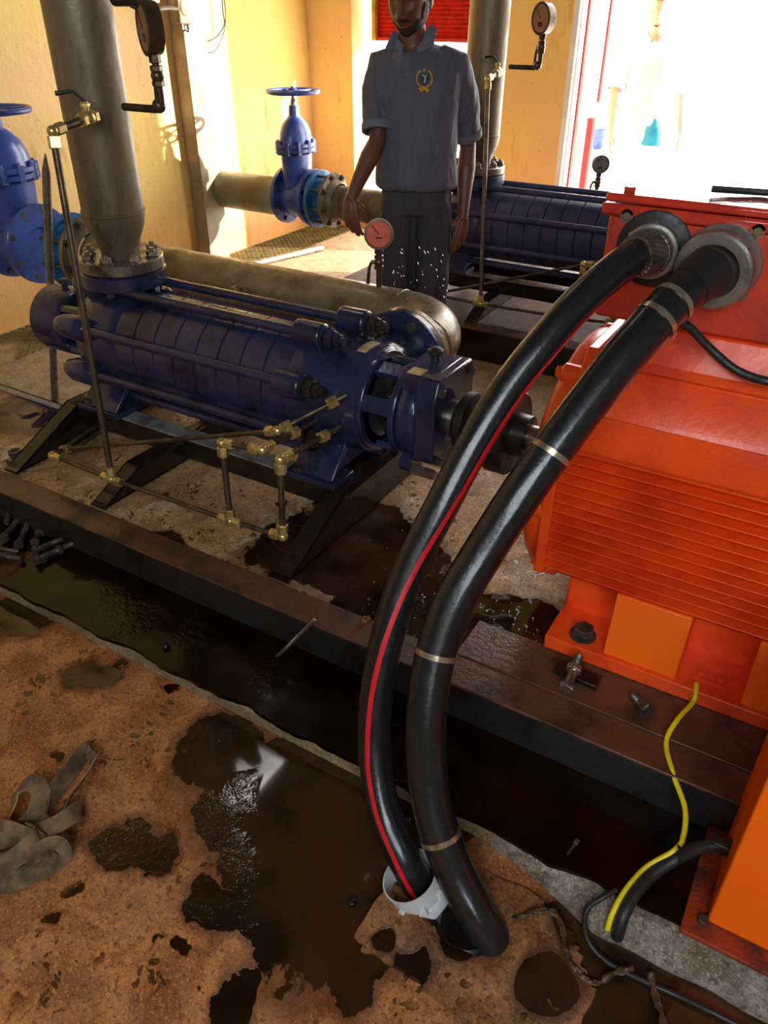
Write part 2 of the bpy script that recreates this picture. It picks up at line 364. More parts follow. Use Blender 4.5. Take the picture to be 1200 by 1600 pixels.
# beige steel post on the wall
a = P(313, 400, X=XW+.02)
t = thing('steel_post', (XW+.06, 4.43, 0), 'tall beige square steel post standing against the yellow wall', 'post')
MB().bx(XW+.005, XW+.12, 4.33, 4.54, .02, ZC-.005).build('column', 'post', t, bevel=.006)
MB().bx(XW+.005, XW+.17, 4.28, 4.59, .0, .02).build('foot_plate', 'post', t)
# floor grating along the wall
m = MB(); gx0, gx1, gy0, gy1 = XW+.03, XW+.42, 2.4, YB-.1
w_ = .05; y = gy0
i = 0
while y < gy1:
    m.tube([(gx0, y, .022), (gx1, y+.39, .022)], .005, 4); m.tube([(gx1, y, .02), (gx0, y+.39, .02)], .005, 4); y += w_
g = m.build('floor_grating', 'grating'); tag(g, 'yellowish diamond mesh steel grating strip in the floor along the wall', 'grating')

# plinth, skid beam, infill
struct(MB().bx(-3.9, 1.6, 1.055, 2.02, 0, .05).bx(-2.6, 1.6, 2.02, 2.7, 0, .05).build('trim_6', 'plinthedge', bevel=.004))
kv = []; kx = -.34
while kx < 1.7:
    e_ = min(1, max(0, (kx+.34)/.3)); e_ = e_*e_*(3-2*e_); j_ = .012*noise.noise((kx*9, 2, 7)); fy = 1.052-.066*e_+j_*e_
    kv.append([(kx, fy-.004, 0), (kx, fy, .012+.01*e_), (kx, fy+.02*e_, .03+.01*e_+.004*noise.noise((kx*21, 1, 1))), (kx, 1.062, .056), (kx, 1.075, .056)]); kx += .03
m = MB(); m.add([p for q in kv for p in q], [(a*5+b, a*5+5+b, a*5+6+b, a*5+1+b) for a in range(len(kv)-1) for b in range(4)]); struct(m.build('trim_12', 'kerbpaint', smooth=60))
def slab_top(name, x0, x1, y0, y1, z0, z1, mat, res=.02, amp=.004, edge=.012):
    nx = int((x1-x0)/res); ny = max(2, int((y1-y0)/res)); vs = []; fs = []
    for j in range(ny+1):
        for i in range(nx+1):
            x = x0+(x1-x0)*i/nx; y = y0+(y1-y0)*j/ny
            zz = z1+amp*noise.noise((x*9, y*9, 1.3))
            if j == 0: y += edge*noise.noise((x*7, 0, 5.))+edge*.5*noise.noise((x*23, 0, 8.)); 
            vs.append((x, y, zz))
    m = MB(); m.add(vs, [(j*(nx+1)+i, j*(nx+1)+i+1, (j+1)*(nx+1)+i+1, (j+1)*(nx+1)+i) for j in range(ny) for i in range(nx)])
    base = [(vs[i][0], vs[i][1]+.0, z0) for i in range(nx+1)]
    m.add([vs[i] for i in range(nx+1)]+base, [(i, nx+1+i, nx+2+i, i+1) for i in range(nx)])
    return m.build(name, mat, smooth=60, fix=False)
struct(slab_top('trim_7', -3.9, 1.6, 1.05, 2.02, .048, .062, 'plinth', amp=.003))
struct(slab_top('trim_13', -2.6, 1.6, 2.02, 2.7, .048, .062, 'plinth', amp=.003, edge=0))
struct(slab_top('trim_8', -3.6, .9, 1.385, 1.905, .06, .178, 'infill', amp=.005, edge=0))
struct(slab_top('trim_14', -2.56, .9, 1.905, 2.5, .06, .178, 'infill', amp=.005, edge=0))
t = thing('edge_angle', (-3.0, 1.92, .062), 'thin steel edge angle at the far left rim of the brown base', 'edge angle')
MB().bx(-3.6, -2.56, 1.905, 1.912, .062, .187).bx(-3.6, -2.56, 1.875, 1.912, .181, .187).build('angle', 'silverstrip', t)
t = thing('base_beam', (-1.2, 1.34, .06), 'long dark steel channel beam with brown rusty top running under the blue pump and orange motor', 'beam')
m = MB(); m.bx(-3.6, 1.0, 1.31, 1.32, .062, .178); m.bx(-3.4, 1.0, 1.312, 1.40, .062, .072); m.build('web', 'beamweb', t)
MB().bx(-3.6, 1.0, 1.305, 1.405, .178, .187).build('top_flange', 'beamrust', t, bevel=.002)
t = thing('base_beam', (-1.2, 2.48, .06), 'dark rear channel beam of the pump base behind the suction pipe', 'beam')
MB().bx(-2.56, .9, 2.48, 2.49, .062, .187).bx(-2.56, .9, 2.41, 2.49, .178, .187).build('web', 'blackframe', t)
m = MB(); m.bx(-.62, 1.0, 1.406, 1.56, .17, .19); tag(m.build('bed_plate', 'beamrust', bevel=.003), 'brown rusty steel bed plate under the orange motor feet', 'plate')

# ------------------------------------------------------------------ pump builder (axis along X)
AY, AZ = 1.92, .6
def pump(loc, label, group, body='navy'):
    r = thing('multistage_pump', (-1.8, AY, .34), label, 'pump', group)
    A = lambda x: (x, AY, AZ)
    X = (1, 0, 0)
    # bearing drum at the far end
    m = MB(); m.lathe(A(-2.70), X, [(0, .02), (0, .118), (.012, .13), (.15, .13), (.165, .122), (.165, .105), (.13, .1), (.13, .05)], 40); m.build('end_bearing_cover', body, r)
    m = MB(); m.lathe(A(-2.58), X, [(0, .05), (.14, .06), (.17, .15), (.22, .16)], 32)
    for th in (45, 135, 225, 315): 
        c, s_ = math.cos(R(th)), math.sin(R(th)); m.tube([(-2.57, AY+.1*s_, AZ+.1*c), (-2.36, AY+.13*s_, AZ+.13*c)], .02, 8)
    m.build('rear_bracket', body, r)
    m = MB(); m.cyl((-2.6, AY, AZ+.12), (-2.6, AY, AZ+.155), .012); m.hex((-2.6, AY, AZ+.145), (-2.6, AY, AZ+.165), .02); m.build('oil_plug', 'blackrubber', r)
    # discharge casing with neck and flange
    m = MB(); m.lathe(A(-2.38), X, [(0, .10), (.0, .16), (.03, .19), (.1, .2), (.2, .2), (.225, .19)], 44)
    m.cyl((-2.25, AY, AZ+.14), (-2.25, AY, AZ+.215), .075, n=28)
    m.build('discharge_casing', body, r)
    m = MB(); m.lathe((-2.25, AY, AZ+.205), UPZ, [(0, .07), (0, .142), (.005, .15), (.05, .15), (.055, .142), (.055, .07)], 44); 
    for i in range(8):
        th = 2*math.pi*(i+.5)/8; m.hex((-2.25+.118*math.cos(th), AY+.118*math.sin(th), AZ+.185), (-2.25+.118*math.cos(th), AY+.118*math.sin(th), AZ+.206), .018)
    m.build('discharge_flange', body, r)
    # stage rings
    x0, x1, ns = -2.155, -1.40, 8; w = (x1-x0)/ns
    for i in range(ns):
        a = x0+w*i; MB().lathe(A(a), X, [(0, .16), (.0005, .186), (.004, .192), (w-.004, .192), (w-.0005, .186), (w, .16)], 56).build('stage_casing', body, r)
    # flat wet web along the top between the upper rods
    m = MB(); m.bx(-2.15, -1.41, AY-.05, AY+.05, AZ+.16, AZ+.19); m.build('top_web', body, r, bevel=.004)
    # tie rods, lugs, nuts
    for i in range(8):
        th = R(22.5+45*i); rr = .22; y = AY-rr*math.sin(th); z = AZ+rr*math.cos(th)
        u = Vector((0, -math.sin(th), math.cos(th)))
        rod = MB().cyl((-2.3, y, z), (-1.26, y, z), .0165, n=16).build('tie_rod', body, r)
        xl = -1.31 if i == 7 else -1.36
        m = MB(); m.cyl((xl-.055, y, z), (xl+.05, y, z), .042, n=24, bev=.006)
        m.box((xl, y-u.y*.03, z-u.z*.03), (.1, .05, .06), Matrix.Rotation(-th, 3, 'X').inverted() if False else Matrix(((1, 0, 0), (0, math.cos(th), -math.sin(th)), (0, math.sin(th), math.cos(th)))))
        m.build('casing_lug', body, r, bevel=.003)
        m = MB(); m.cyl((xl+.05, y, z), (xl+.056, y, z), .034); m.hex((xl+.056, y, z), (xl+.085, y, z), .03); m.hex((xl+.085, y, z), (xl+.105, y, z), .022); m.cyl((xl+.1, y, z), (xl+.12, y, z), .0135); m.build('tie_rod_nut', 'couplingblack' if i % 3 else body, r)
        m = MB(); m.lathe((-2.42, y, z), X, [(0, .016), (.02, .032), (.06, .044), (.15, .044), (.17, .03)], 22); m.build('casing_boss', body, r)
    # suction casing
    m = MB(); m.lathe(A(-1.41), X, [(0, .15), (.0, .19), (.05, .2), (.12, .19), (.2, .172), (.25, .168), (.27, .14)], 48)
    m.cyl((-1.28, AY, AZ), (-1.28, AY+.33, AZ), .115, .105, n=28); m.build('suction_casing', body, r)
    m = MB(); m.lathe((-1.28, AY+.32, AZ), (0, 1, 0), [(0, .09), (0, .165), (.005, .172), (.03, .172), (.034, .165), (.034, .09)], 44); m.build('suction_flange', body, r)
    # lantern with windows
    m = MB(); m.ringdisc(A(-1.17), X, .11, .162, .03, 44); m.ringdisc(A(-1.055), X, .10, .152, .022, 44)
    for th in (20, 70, 160, 200, 290, 340):
        c, s_ = math.cos(R(th)), math.sin(R(th)); m.box((-1.1, AY-.135*s_, AZ+.135*c), (.12, .05, .022), Matrix(((1, 0, 0), (0, c, -s_), (0, s_, c))))
    m.build('lantern', body, r, bevel=.002)
    m = MB(); m.lathe(A(-1.16), X, [(0, .11), (.02, .1), (.04, .055), (.16, .05)], 28); 
    for th in (0, 90, 180, 270): c, s_ = math.cos(R(th+30)), math.sin(R(th+30)); m.hex((-1.13, AY+.07*s_, AZ+.07*c), (-1.1, AY+.07*s_, AZ+.07*c), .016)
    m.build('gland_packing', 'couplingblack', r)
    # bearing housing
    m = MB(); m.lathe(A(-1.035), X, [(0, .05), (0, .138), (.01, .145), (.06, .145), (.07, .138)], 40)
    m.prism([(-.975, AY-.13, AZ-.10), (-.975, AY-.13, AZ+.09), (-.975, AY-.10, AZ+.155), (-.975, AY+.11, AZ+.155), (-.975, AY+.13, AZ+.1), (-.975, AY+.13, AZ-.1), (-.975, AY+.06, AZ-.15), (-.975, AY-.06, AZ-.15)], (.07, 0, 0))
    m.prism([(-1.05, AY-.1, AZ+.1), (-1.05, AY+.1, AZ+.1), (-1.05, AY+.1, AZ+.156), (-1.05, AY-.1, AZ+.156)], (.12, 0, 0))
    m.build('bearing_housing', body, r, bevel=.006)
    for y, z in ((-.1, .12), (.1, .12), (.1, -.1), (-.1, -.1)): MB().hex((-.906, AY+y, AZ+z), (-.89, AY+y, AZ+z), .014).build('housing_bolt', 'rustysteel', r)
    m = MB(); m.cyl((-.99, AY+.03, AZ+.155), (-.99, AY+.03, AZ+.18), .014); m.lathe((-.99, AY+.03, AZ+.178), UPZ, [(0, .02), (.004, .024), (.012, .024), (.02, .015), (.022, .0)], 20); m.build('breather_cap', 'blackrubber', r)
    MB().lathe(A(-1.235), X, [(0, .1725), (.0, .1745), (.045, .1735), (.045, .17)], 10, R(-14), R(30)).build('worn_label', 'label', r)['label'] = 'cream worn maker label'
    MB().bx(-1.02, -.975, AY-.09, AY-.045, AZ+.1555, AZ+.158).build('worn_label', 'label', r)['label'] = 'small orange worn sticker'
    # shaft and pump coupling half
    m = MB(); m.cyl((-.92, AY, AZ), (-.80, AY, AZ), .026, n=20); m.lathe(A(-.905), X, [(0, .03), (0, .055), (.015, .055), (.018, .03)], 24); m.build('shaft', 'steel', r)
    m = MB(); m.lathe(A(-.872), X, [(0, .027), (0, .086), (.005, .091), (.03, .091), (.034, .08), (.034, .027)], 44); m.build('coupling_half', 'couplingblack', r)
    # feet
    m = MB(); zf = .34
    for sy in (-1, 1):
        m.prism([(-1.40, AY+sy*.05, AZ-.13), (-1.24, AY+sy*.05, AZ-.13), (-1.24, AY+sy*.15, zf+.02), (-1.40, AY+sy*.15, zf+.02)], (0, sy*.03, 0))
        m.bx(-1.42, -1.22, AY+sy*.08, AY+sy*.2, zf, zf+.022); m.bx(-1.33, -1.31, AY+sy*.06, AY+sy*.18, zf+.02, AZ-.15)
    m.bx(-1.38, -1.26, AY-.12, AY+.12, zf+.02, AZ-.1)
    m.build('foot', body, r, bevel=.004)
    m = MB()
    for sy in (-1, 1):
        m.bx(-2.42, -2.2, AY+sy*.08, AY+sy*.2, zf, zf+.022); m.prism([(-2.4, AY+sy*.05, AZ-.13), (-2.22, AY+sy*.05, AZ-.13), (-2.22, AY+sy*.16, zf+.02), (-2.4, AY+sy*.16, zf+.02)], (0, sy*.03, 0))
    m.bx(-2.38, -2.24, AY-.12, AY+.12, zf+.02, AZ-.1); m.build('foot', body, r, bevel=.004)
    for x in (-1.375, -2.38):
        for sy in (-1, 1): MB().hex((x, AY+sy*.18, zf+.022), (x, AY+sy*.18, zf+.04), .016).build('foot_bolt', 'rustysteel', r)
    # front lug with bolt under the bearing housing
    m = MB(); m.cyl((-1.01, AY-.12, AZ-.12), (-.97, AY-.12, AZ-.12), .03); m.build('housing_ear', body, r)
    m = MB(); m.hex((-.972, AY-.135, AZ-.13), (-.89, AY-.135, AZ-.13), .018); m.build('ear_bolt', 'steel', r)
    return r
pump1 = pump(None, 'navy blue multistage pump with long tie rods in the middle of the picture', 'multistage pumps')
del pump1['group']
# sub-frame the pump stands on
def subframe(label):
    r = thing('pump_subframe', (-1.8, AY, .187), label, 'frame')
    zt = .338
    for x, top in ((-1.19, zt), (-2.45, zt), (-1.98, .27)):
        ch = .33*(top-.187)/.151
        poly = [(1.415, .188), (1.415+ch, top), (2.3, top), (2.3, .188)]
        m = MB(); m.prism([(x, a, b) for a, b in poly], (-.008, 0, 0))
        m.bx(x-.065, x, 1.415+ch, 2.3, top-.008, top); m.bx(x-.065, x, 1.415, 2.3, .188, .196)
        dv = Vector((0, ch, top-.188)); nn = Vector((0, -dv.z, dv.y)).normalized()*.008
        m.prism([(x, 1.415, .188), (x, 1.415+ch, top), Vector((x, 1.415+ch, top))-nn, Vector((x, 1.415, .188))-nn], (-.065, 0, 0))
        m.build('cross_channel', 'blackframe', r, bevel=.002)
    for y in (1.745, 2.06):
        m = MB(); m.bx(-2.45, -1.24, y, y+.008, .26, zt-.002); m.build('long_channel', 'blackframe', r)
        MB().bx(-2.45, -1.43, y, y+.07, zt-.002, zt+.004).build('channel_top', 'silverstrip', r)['label'] = 'worn shiny channel top'
    m = MB(); m.bx(-1.43, -1.17, 1.73, 2.3, zt, zt+.001); m.build('sole_plate', 'blackframe', r)
    return r
sub1 = subframe('black wet channel steel sub-frame with sloped ends under the navy pump')

# discharge riser
def riser(label, reducer=True):
    r = thing('discharge_pipe', (-2.25, AY, AZ+.26), label, 'pipe')
    z0 = AZ+.262; top = Vector((-2.205, AY, 4.15))
    m = MB(); m.lathe((-2.25, AY, z0), UPZ, [(0, .06), (0, .143), (.004, .147), (.036, .147), (.04, .143), (.04, .062)], 44); m.build('flange', 'steel', r)
    for i in range(8):
        th = 2*math.pi*(i+.5)/8; c = Vector((-2.25+.118*math.cos(th), AY+.118*math.sin(th), z0+.04)); m = MB(); m.cyl(c, c+UPZ*.004, .024); m.hex(c+UPZ*.004, c+UPZ*.022, .02); m.cyl(c+UPZ*.02, c+UPZ*.032, .009); m.build('flange_bolt', 'steel', r)
    m = MB(); m.lathe((-2.25, AY, z0+.03), (top-Vector((-2.25, AY, z0))), [(0, .066), (.03, .066), (.07, .078), (.11, .097), (.14, .104), (.155, .105), (.158, .108), (.166, .108), (.169, .104), (3.25, .104)], 44); m.build('riser', 'galv', r)
    return r
ris1 = riser('tall weathered steel discharge pipe rising from the navy pump, large in the top left')

# suction pipe with elbow
SY = 2.63
def suction(label, xl=-3.26):
    r = thing('suction_pipe', (-1.28, AY+.36, AZ), label, 'pipe')
    m = MB(); m.lathe((-1.28, AY+.355, AZ), (0, 1, 0), [(0, .09), (0, .165), (.005, .17), (.028, .17), (.033, .165), (.033, .1)], 44); m.build('flange', 'wetpipe', r)
    for i in range(8):
        th = 2*math.pi*(i+.5)/8; c = Vector((-1.28+.14*math.cos(th), AY+.32, AZ+.14*math.sin(th))); m = MB(); m.hex(c-Vector((0, .018, 0)), c, .02); m.cyl(c, c+Vector((0, .075, 0)), .01); m.hex(c+Vector((0, .068, 0)), c+Vector((0, .086, 0)), .02); m.build('flange_bolt', 'rustysteel', r)
    path = [(-1.28, AY+.37, AZ), (-1.26, 2.40, AZ)]; c = Vector((-1.49, 2.40, AZ))
    for i in range(1, 13): th = math.pi/2*i/12; path.append((c.x+.23*math.cos(th), c.y+.23*math.sin(th), AZ))
    path += [(-2.2, SY, AZ), (xl, SY, AZ)]
    m = MB(); m.tube(path, .106, 40); m.torus((-1.26, 2.40, AZ), (0, 1, 0), .106, .003); m.torus((-1.49, SY, AZ), (1, 0, 0), .106, .003); m.build('bent_pipe', 'wetpipe', r)
    return r
suc1 = suction('grey wet steel suction pipe bending behind the navy pump')
m = MB(); t = thing('pipe_plug', (-2.4, SY-.1, AZ+.05), 'small brass plug fitting on the front of the suction pipe behind the pump', 'fitting')
a = P(345, 458, Y=SY-.09); b = P(363, 453, Y=SY-.13)
MB().cyl(a, b, .007).build('nipple', 'tube', t); MB().hex(b, b+(b-a)*.4, .016).build('cap', 'brass', t)
# saddle supports for the long suction pipe
for sx, lab in ((-2.2, 'black stand under the middle of the suction pipe, behind the navy pump'), (-3.0, 'black stand under the left end of the suction pipe, near the left blue valve')):
    m = MB(); m.bx(sx-.03, sx+.03, SY-.08, SY+.08, .0, .012).bx(sx-.02, sx+.02, SY-.02, SY+.02, .01, AZ-.106).build
    m.bx(sx-.04, sx+.04, SY-.07, SY+.07, AZ-.125, AZ-.098); tag(m.build('pipe_support', 'blackframe'), lab, 'pipe support')

# ------------------------------------------------------------------ gate valves
def flange_joint(c, r, name_mats=('cyanblue', 'galv')):
    """dismantling joint to the +X side of a valve: two flanges and long studs"""
    x, y, z = c
    m = MB(); m.ringdisc((x-.11, y, z), (1, 0, 0), .1, .185, .026, 44); m.lathe((x-.11, y, z), (1, 0, 0), [(0, .13), (.12, .13)], 36, cap=False); m.build('blue_flange', name_mats[0], r)
    m = MB(); m.ringdisc((x, y, z), (1, 0, 0), .1, .175, .024, 44); m.lathe((x+.02, y, z), (1, 0, 0), [(0, .14), (.05, .112)], 36, cap=False); m.build('steel_flange', name_mats[1], r)
    for i in range(8):
        th = 2*math.pi*(i+.3)/8; yy = y+.155*math.cos(th); zz = z+.155*math.sin(th); m = MB(); m.cyl((x-.16, yy, zz), (x+.05, yy, zz), .009, n=10); m.hex((x+.024, yy, zz), (x+.042, yy, zz), .019); m.hex((x-.13, yy, zz), (x-.112, yy, zz), .019); m.build('stud', 'rustysteel', r)
def gate_valve(c, label, s=1., joint=.2, wz=.6):
    x, y, z = c
    r = thing('gate_valve', (x, y, z-.13), label, 'valve')
    B = 'valveblue'
    m = MB(); m.ringdisc((x-.13*s, y, z), (1, 0, 0), .08*s, .185*s, .03, 44); m.ringdisc((x+.09*s, y, z), (1, 0, 0), .08*s, .185*s, .03, 44)
    m.lathe((x-.12*s, y, z), (1, 0, 0), [(0, .12*s), (.06*s, .13*s), (.1*s, .135*s), (.16*s, .13*s), (.22*s, .12*s)], 40)
    # flattened body rising to the bonnet flange
    def sec(h, rx, ry, n=28): return [(x-.02*s+rx*math.cos(2*math.pi*i/n), y+ry*math.sin(2*math.pi*i/n), z+h) for i in range(n)]
    rows = [sec(-.02, .09*s, .125*s), sec(.16*s, .085*s, .12*s), sec(.27*s, .09*s, .13*s), sec(.28*s, .105*s, .145*s)]
    def loft(m, rows):
        n = len(rows[0]); o = [p for q in rows for p in q]
        m.add(o, [(k*n+i, k*n+(i+1) % n, (k+1)*n+(i+1) % n, (k+1)*n+i) for k in range(len(rows)-1) for i in range(n)]+[tuple(range(n))[::-1], tuple((len(rows)-1)*n+i for i in range(n))])
    loft(m, rows); m.build('valve_body', B, r)
    m = MB(); loft(m, [sec(.285*s, .115*s, .155*s), sec(.31*s, .115*s, .155*s)]); loft(m, [sec(.315*s, .115*s, .155*s), sec(.34*s, .115*s, .155*s)]); m.build('bonnet_flange', B, r, bevel=.004)
    m = MB()
    loft(m, [sec(.34*s, .095*s, .135*s), sec(.40*s, .09*s, .125*s), sec(.45*s, .075*s, .1*s), sec(.48*s, .05*s, .07*s), sec(.5*s, .035*s, .04*s), sec(.56*s, .032*s, .034*s)]); m.build('bonnet', B, r)
    for i in range(10):
        th = 2*math.pi*i/10; xx = x-.02*s+.1*s*math.cos(th); yy = y+.14*s*math.sin(th); m = MB(); m.box((xx, yy, z+.3125*s), (.032*s, .032*s, .075*s)); m.hex((xx, yy, z+.345*s), (xx, yy, z+.36*s), .014*s); m.build('bonnet_bolt', B, r, bevel=.003)
    m = MB(); m.cyl((x-.02*s, y, z+.56*s), (x-.02*s, y, z+wz+.03), .012*s); m.cyl((x-.02*s, y, z+.56*s), (x-.02*s, y, z+.6*s), .024*s, .016*s); m.build('stem', 'steel', r)
    m = MB(); cc = Vector((x-.02*s, y, z+wz)); m.torus(cc, UPZ, .165*s, .013*s, 48, 10); m.cyl(cc-UPZ*.015, cc+UPZ*.02, .028*s)
    for i in range(5):
        th = 2*math.pi*i/5; m.tube([cc, cc+Vector((math.cos(th), math.sin(th), 0))*.16*s], .009*s, 8)
    m.build('handwheel', B, r)
    for sx in (-.13, .12):
        for i in range(8):
            th = 2*math.pi*(i+.5)/8; yy = y+.155*s*math.cos(th); zz = z+.155*s*math.sin(th); e = -1 if sx > 0 else 1
            m = MB(); m.hex((x+sx*s+(0 if sx > 0 else .03), yy, zz), (x+sx*s+(-.05 if sx > 0 else .048), yy, zz), .017*s); m.build('flange_bolt', 'rustysteel', r)
    if joint: flange_joint((x+joint, y, z), r)
    return r
a = P(85, 400, Z=.6)
gate_valve((-3.80, SY, AZ), 'blue gate valve with round handwheel cut off by the left edge of the picture', 1.08, .47, .62)
va = P(470, 300, Y=4.56)
gate_valve((va.x+.0, 4.56, .54), 'blue gate valve with handwheel in front of the yellow wall, left of the man', 1.0, .26, .64)
t = thing('wall_pipe', (XW, 4.56, .52), 'stained greenish pipe coming out of the yellow wall behind the steel post', 'pipe')
MB().cyl((XW-.01, 4.56, .52), (va.x-.14, 4.56, .52), .125, n=40).build('pipe_run', 'pipegreen', t)
t = thing('rear_suction_pipe', (va.x+.2, 4.56, .52), 'grey pipe running from the rear blue valve behind the man to the far pump', 'pipe')
MB().tube([(va.x+.30, 4.56, .53), (va.x+.9, 4.56, .53), (va.x+1.2, 4.75, .53), (-1.6, 5.0, .53), (-.6, 5.0, .53)], .11, 36).build('pipe_run', 'galv', t)

# ------------------------------------------------------------------ motor
def motor():
    r = thing('electric_motor', (0, AY, .19), 'large orange-red ribbed electric motor on the right, cables entering its box', 'motor')
    x0, x1 = -.475, .62
    X = (1, 0, 0)
    # core frame: octagonal with upper shoulders
    yF = 1.64
    sec = [(yF, .40), (yF, .795), (1.655, .84), (1.70, .90), (1.76, .965), (2.08, .965), (2.14, .90), (2.20, .84), (2.225, .795), (2.225, .40), (2.1, .30), (1.74, .30)]
    m = MB(); m.prism([(x0+.02, y, z) for y, z in sec], (x1-x0-.04, 0, 0)); m.build('frame', 'orange', r, bevel=.012)
    # shoulder ledges above the ribs
    m = MB(); m.prism([(x0, 1.60, .80), (x0, 1.575, .785), (x0, 1.575, .775), (x0, 1.62, .775), (x0, 1.66, .84), (x0, 1.648, .85)], (x1-x0, 0, 0))
    m.build('shoulder_ledge', 'orange', r, bevel=.003)
    for i in range(13):
        z = .785-.0285*i
        for y0, y1 in ((1.565, 1.625), (2.215, 2.275)):
            m = MB(); m.prism([(x0, y0, z-.002), (x0, y0, z+.002), (x0, y1, z+.006), (x0, y1, z-.006)] if y0 < 2 else [(x0, y1, z-.002), (x0, y1, z+.002), (x0, y0, z+.006), (x0, y0, z-.006)], (x1-x0, 0, 0)); m.build('cooling_rib', 'orange', r, bevel=.0015)
    m = MB(); m.bx(x0-.01, x0+.018, 1.56, 2.28, .42, .80); m.prism([(x0-.01, y, z) for y, z in sec], (.028, 0, 0)); m.build('end_plate', 'orange', r, bevel=.004)
    # end shield
    m = MB(); m.lathe((x0-.005, AY, AZ), (-1, 0, 0), [(0, .34), (.02, .345), (.045, .34), (.06, .325), (.075, .29), (.085, .22), (.10, .14), (.12, .1), (.125, .06), (.125, .045)], 64); m.build('end_shield', 'orange', r)
    for i in range(6):
        th = R(30+60*i); yy = AY-.335*math.sin(th); zz = AZ+.335*math.cos(th); m = MB(); m.cyl((x0-.06, yy, zz), (x0, yy, zz), .026, n=16, bev=.004); m.hex((x0-.076, yy, zz), (x0-.06, yy, zz), .016); m.build('shield_lug', 'orange', r)
    m = MB(); m.cyl((-.56, AY, AZ), (-.76, AY, AZ), .038, n=28, bev=.003); m.build('shaft', 'steel', r)
    m = MB(); m.lathe((-.80, AY, AZ), X, [(0, .03), (0, .07), (.03, .07), (.035, .12), (.04, .125), (.095, .125), (.1, .12), (.1, .065), (.14, .062), (.14, .04)], 48); m.build('coupling', 'couplingblack', r)
    # feet
    m = MB(); m.bx(x0+.05, x1, 1.55, 1.74, .19, .232); m.bx(x0+.05, x1, 2.1, 2.29, .19, .232); m.build('foot_rail', 'orange', r, bevel=.004)
    m = MB(); m.bx(x0+.05, x1, 1.70, 2.14, .2, .42); m.build('belly', 'orange', r, bevel=.01)
    m = MB(); m.prism([(x0+.05, 1.70, .42), (x0+.05, 1.585, .43), (x0+.05, 1.60, .41), (x0+.05, 1.70, .37)], (x1-x0-.05, 0, 0)); m.build('lower_ledge', 'orange', r, bevel=.003)
    for a, b in ((-.27, -.085), (.07, .28)):
        m = MB(); m.prism([(a, 1.562, .232), (a, 1.592, .41), (a, 1.72, .41), (a, 1.72, .232)], (b-a, 0, 0)); m.build('gusset', 'orangeclean', r, bevel=.003)['label'] = 'bright orange sloping foot gusset'
    m = MB(); c = P(912, 985, Z=.25); c = Vector((c.x, c.y, .232)); m.cyl(c, c+UPZ*.006, .036); m.hex(c+UPZ*.006, c+UPZ*.03, .028); m.build('foot_bolt', 'rustysteel', r)
    c = P(1097, 1055, Z=.24); c.z = .232
    m = MB(); m.bx(c.x-.02, c.x+.06, c.y-.015, c.y+.015, .232, .24); m.hex((c.x, c.y, .24), (c.x, c.y, .254), .013); m.hex((c.x+.045, c.y, .24), (c.x+.045, c.y, .254), .013); m.build('earth_clamp', 'orange', r)
    # neck and terminal box
    m = MB(); m.prism([(-.42, 1.74, .93), (-.42, 1.79, 1.035), (-.42, 2.08, 1.035), (-.42, 2.12, .93)], (.72, 0, 0)); m.build('box_neck', 'orange', r, bevel=.008)
    bx0, bx1, by0, by1, bz0, bz1 = -.49, .09, 1.78, 2.24, 1.035, 1.275
    m = MB(); m.bx(bx0, bx1, by0, by1, bz0, bz1); m.build('terminal_box', 'boxred', r, bevel=.01)
    m = MB(); m.bx(bx0-.015, bx1+.015, by0-.015, by1+.015, 1.265, 1.29); m.bx(bx0-.01, bx1+.01, by0-.01, by1+.01, 1.292, 1.31); m.build('box_lid', 'boxlid', r, bevel=.006)
    tag(MB().tube(spline([(-.30, 1.86, 1.322), (-.2, 1.9, 1.318), (-.1, 1.88, 1.324), (0, 1.93, 1.32), (.1, 1.98, 1.325)]), .007, 8).build('cable', 'blackrubber'), 'thin dark cable lying on top of the orange motor terminal box', 'cable')
    m = MB(); m.bx(bx0+.015, bx1-.01, by0-.012, by0, bz0+.01, bz1-.012); m.build('gland_plate', 'boxred', r, bevel=.003)
    for (u, v) in ((980, 337), (1185, 361), (1158, 460)):
        c = P(u, v, Y=by0-.012); m = MB(); m.cyl(c, c-Vector((0, .003, 0)), .014); m.hex(c-Vector((0, .002, 0)), c-Vector((0, .008, 0)), .009); m.build('plate_screw', 'galv', r)
    # lid clutter: lifting lug and corner bolts
    m = MB()
    for x in (bx0+.03, bx1-.03): m.hex((x, by0+.03, 1.31), (x, by0+.03, 1.32), .014)
    m.build('lid_bolt', 'boxred', r)
    # neck flange on the motor top
    m = MB(); m.bx(-.44, .34, 1.725, 2.13, .918, .94); m.build('neck_flange', 'orange', r, bevel=.004)
    return r
mot = motor()
BY = 1.768
g1 = P(1022, 388, Y=BY); g2 = P(1126, 412, Y=BY)
Yn = Vector((0, -1, 0))
# left gland + cable
def cable(name, pts, r, label, n=20):
    t = thing(name, pts[0], label, 'cable'); sp = spline(pts, 10)
    MB().tube(sp, r, n).build('sheath', 'blackplastic', t); return t, sp
Lc = [(1003, 394, 1.70), (960, 424, 1.615), (900, 478, 1.53), (850, 535, 1.46), (795, 605, 1.39), (740, 695, 1.31), (690, 790, 1.23), (640, 890, 1.15), (608, 985, 1.08), (588, 1085, 1.015), (586, 1180, .96), (600, 1265, .91), (632, 1342, .87), (662, 1398, .872), (690, 1450, .88)]
Rc = [(1100, 430, 1.68), (1050, 474, 1.585), (985, 545, 1.49), (925, 620, 1.41), (865, 700, 1.33), (812, 775, 1.26), (757, 860, 1.19), (710, 940, 1.12), (681, 1020, 1.06), (667, 1110, 1.0), (667, 1195, .955), (680, 1280, .915), (712, 1365, .885), (748, 1432, .862), (778, 1490, .85)]
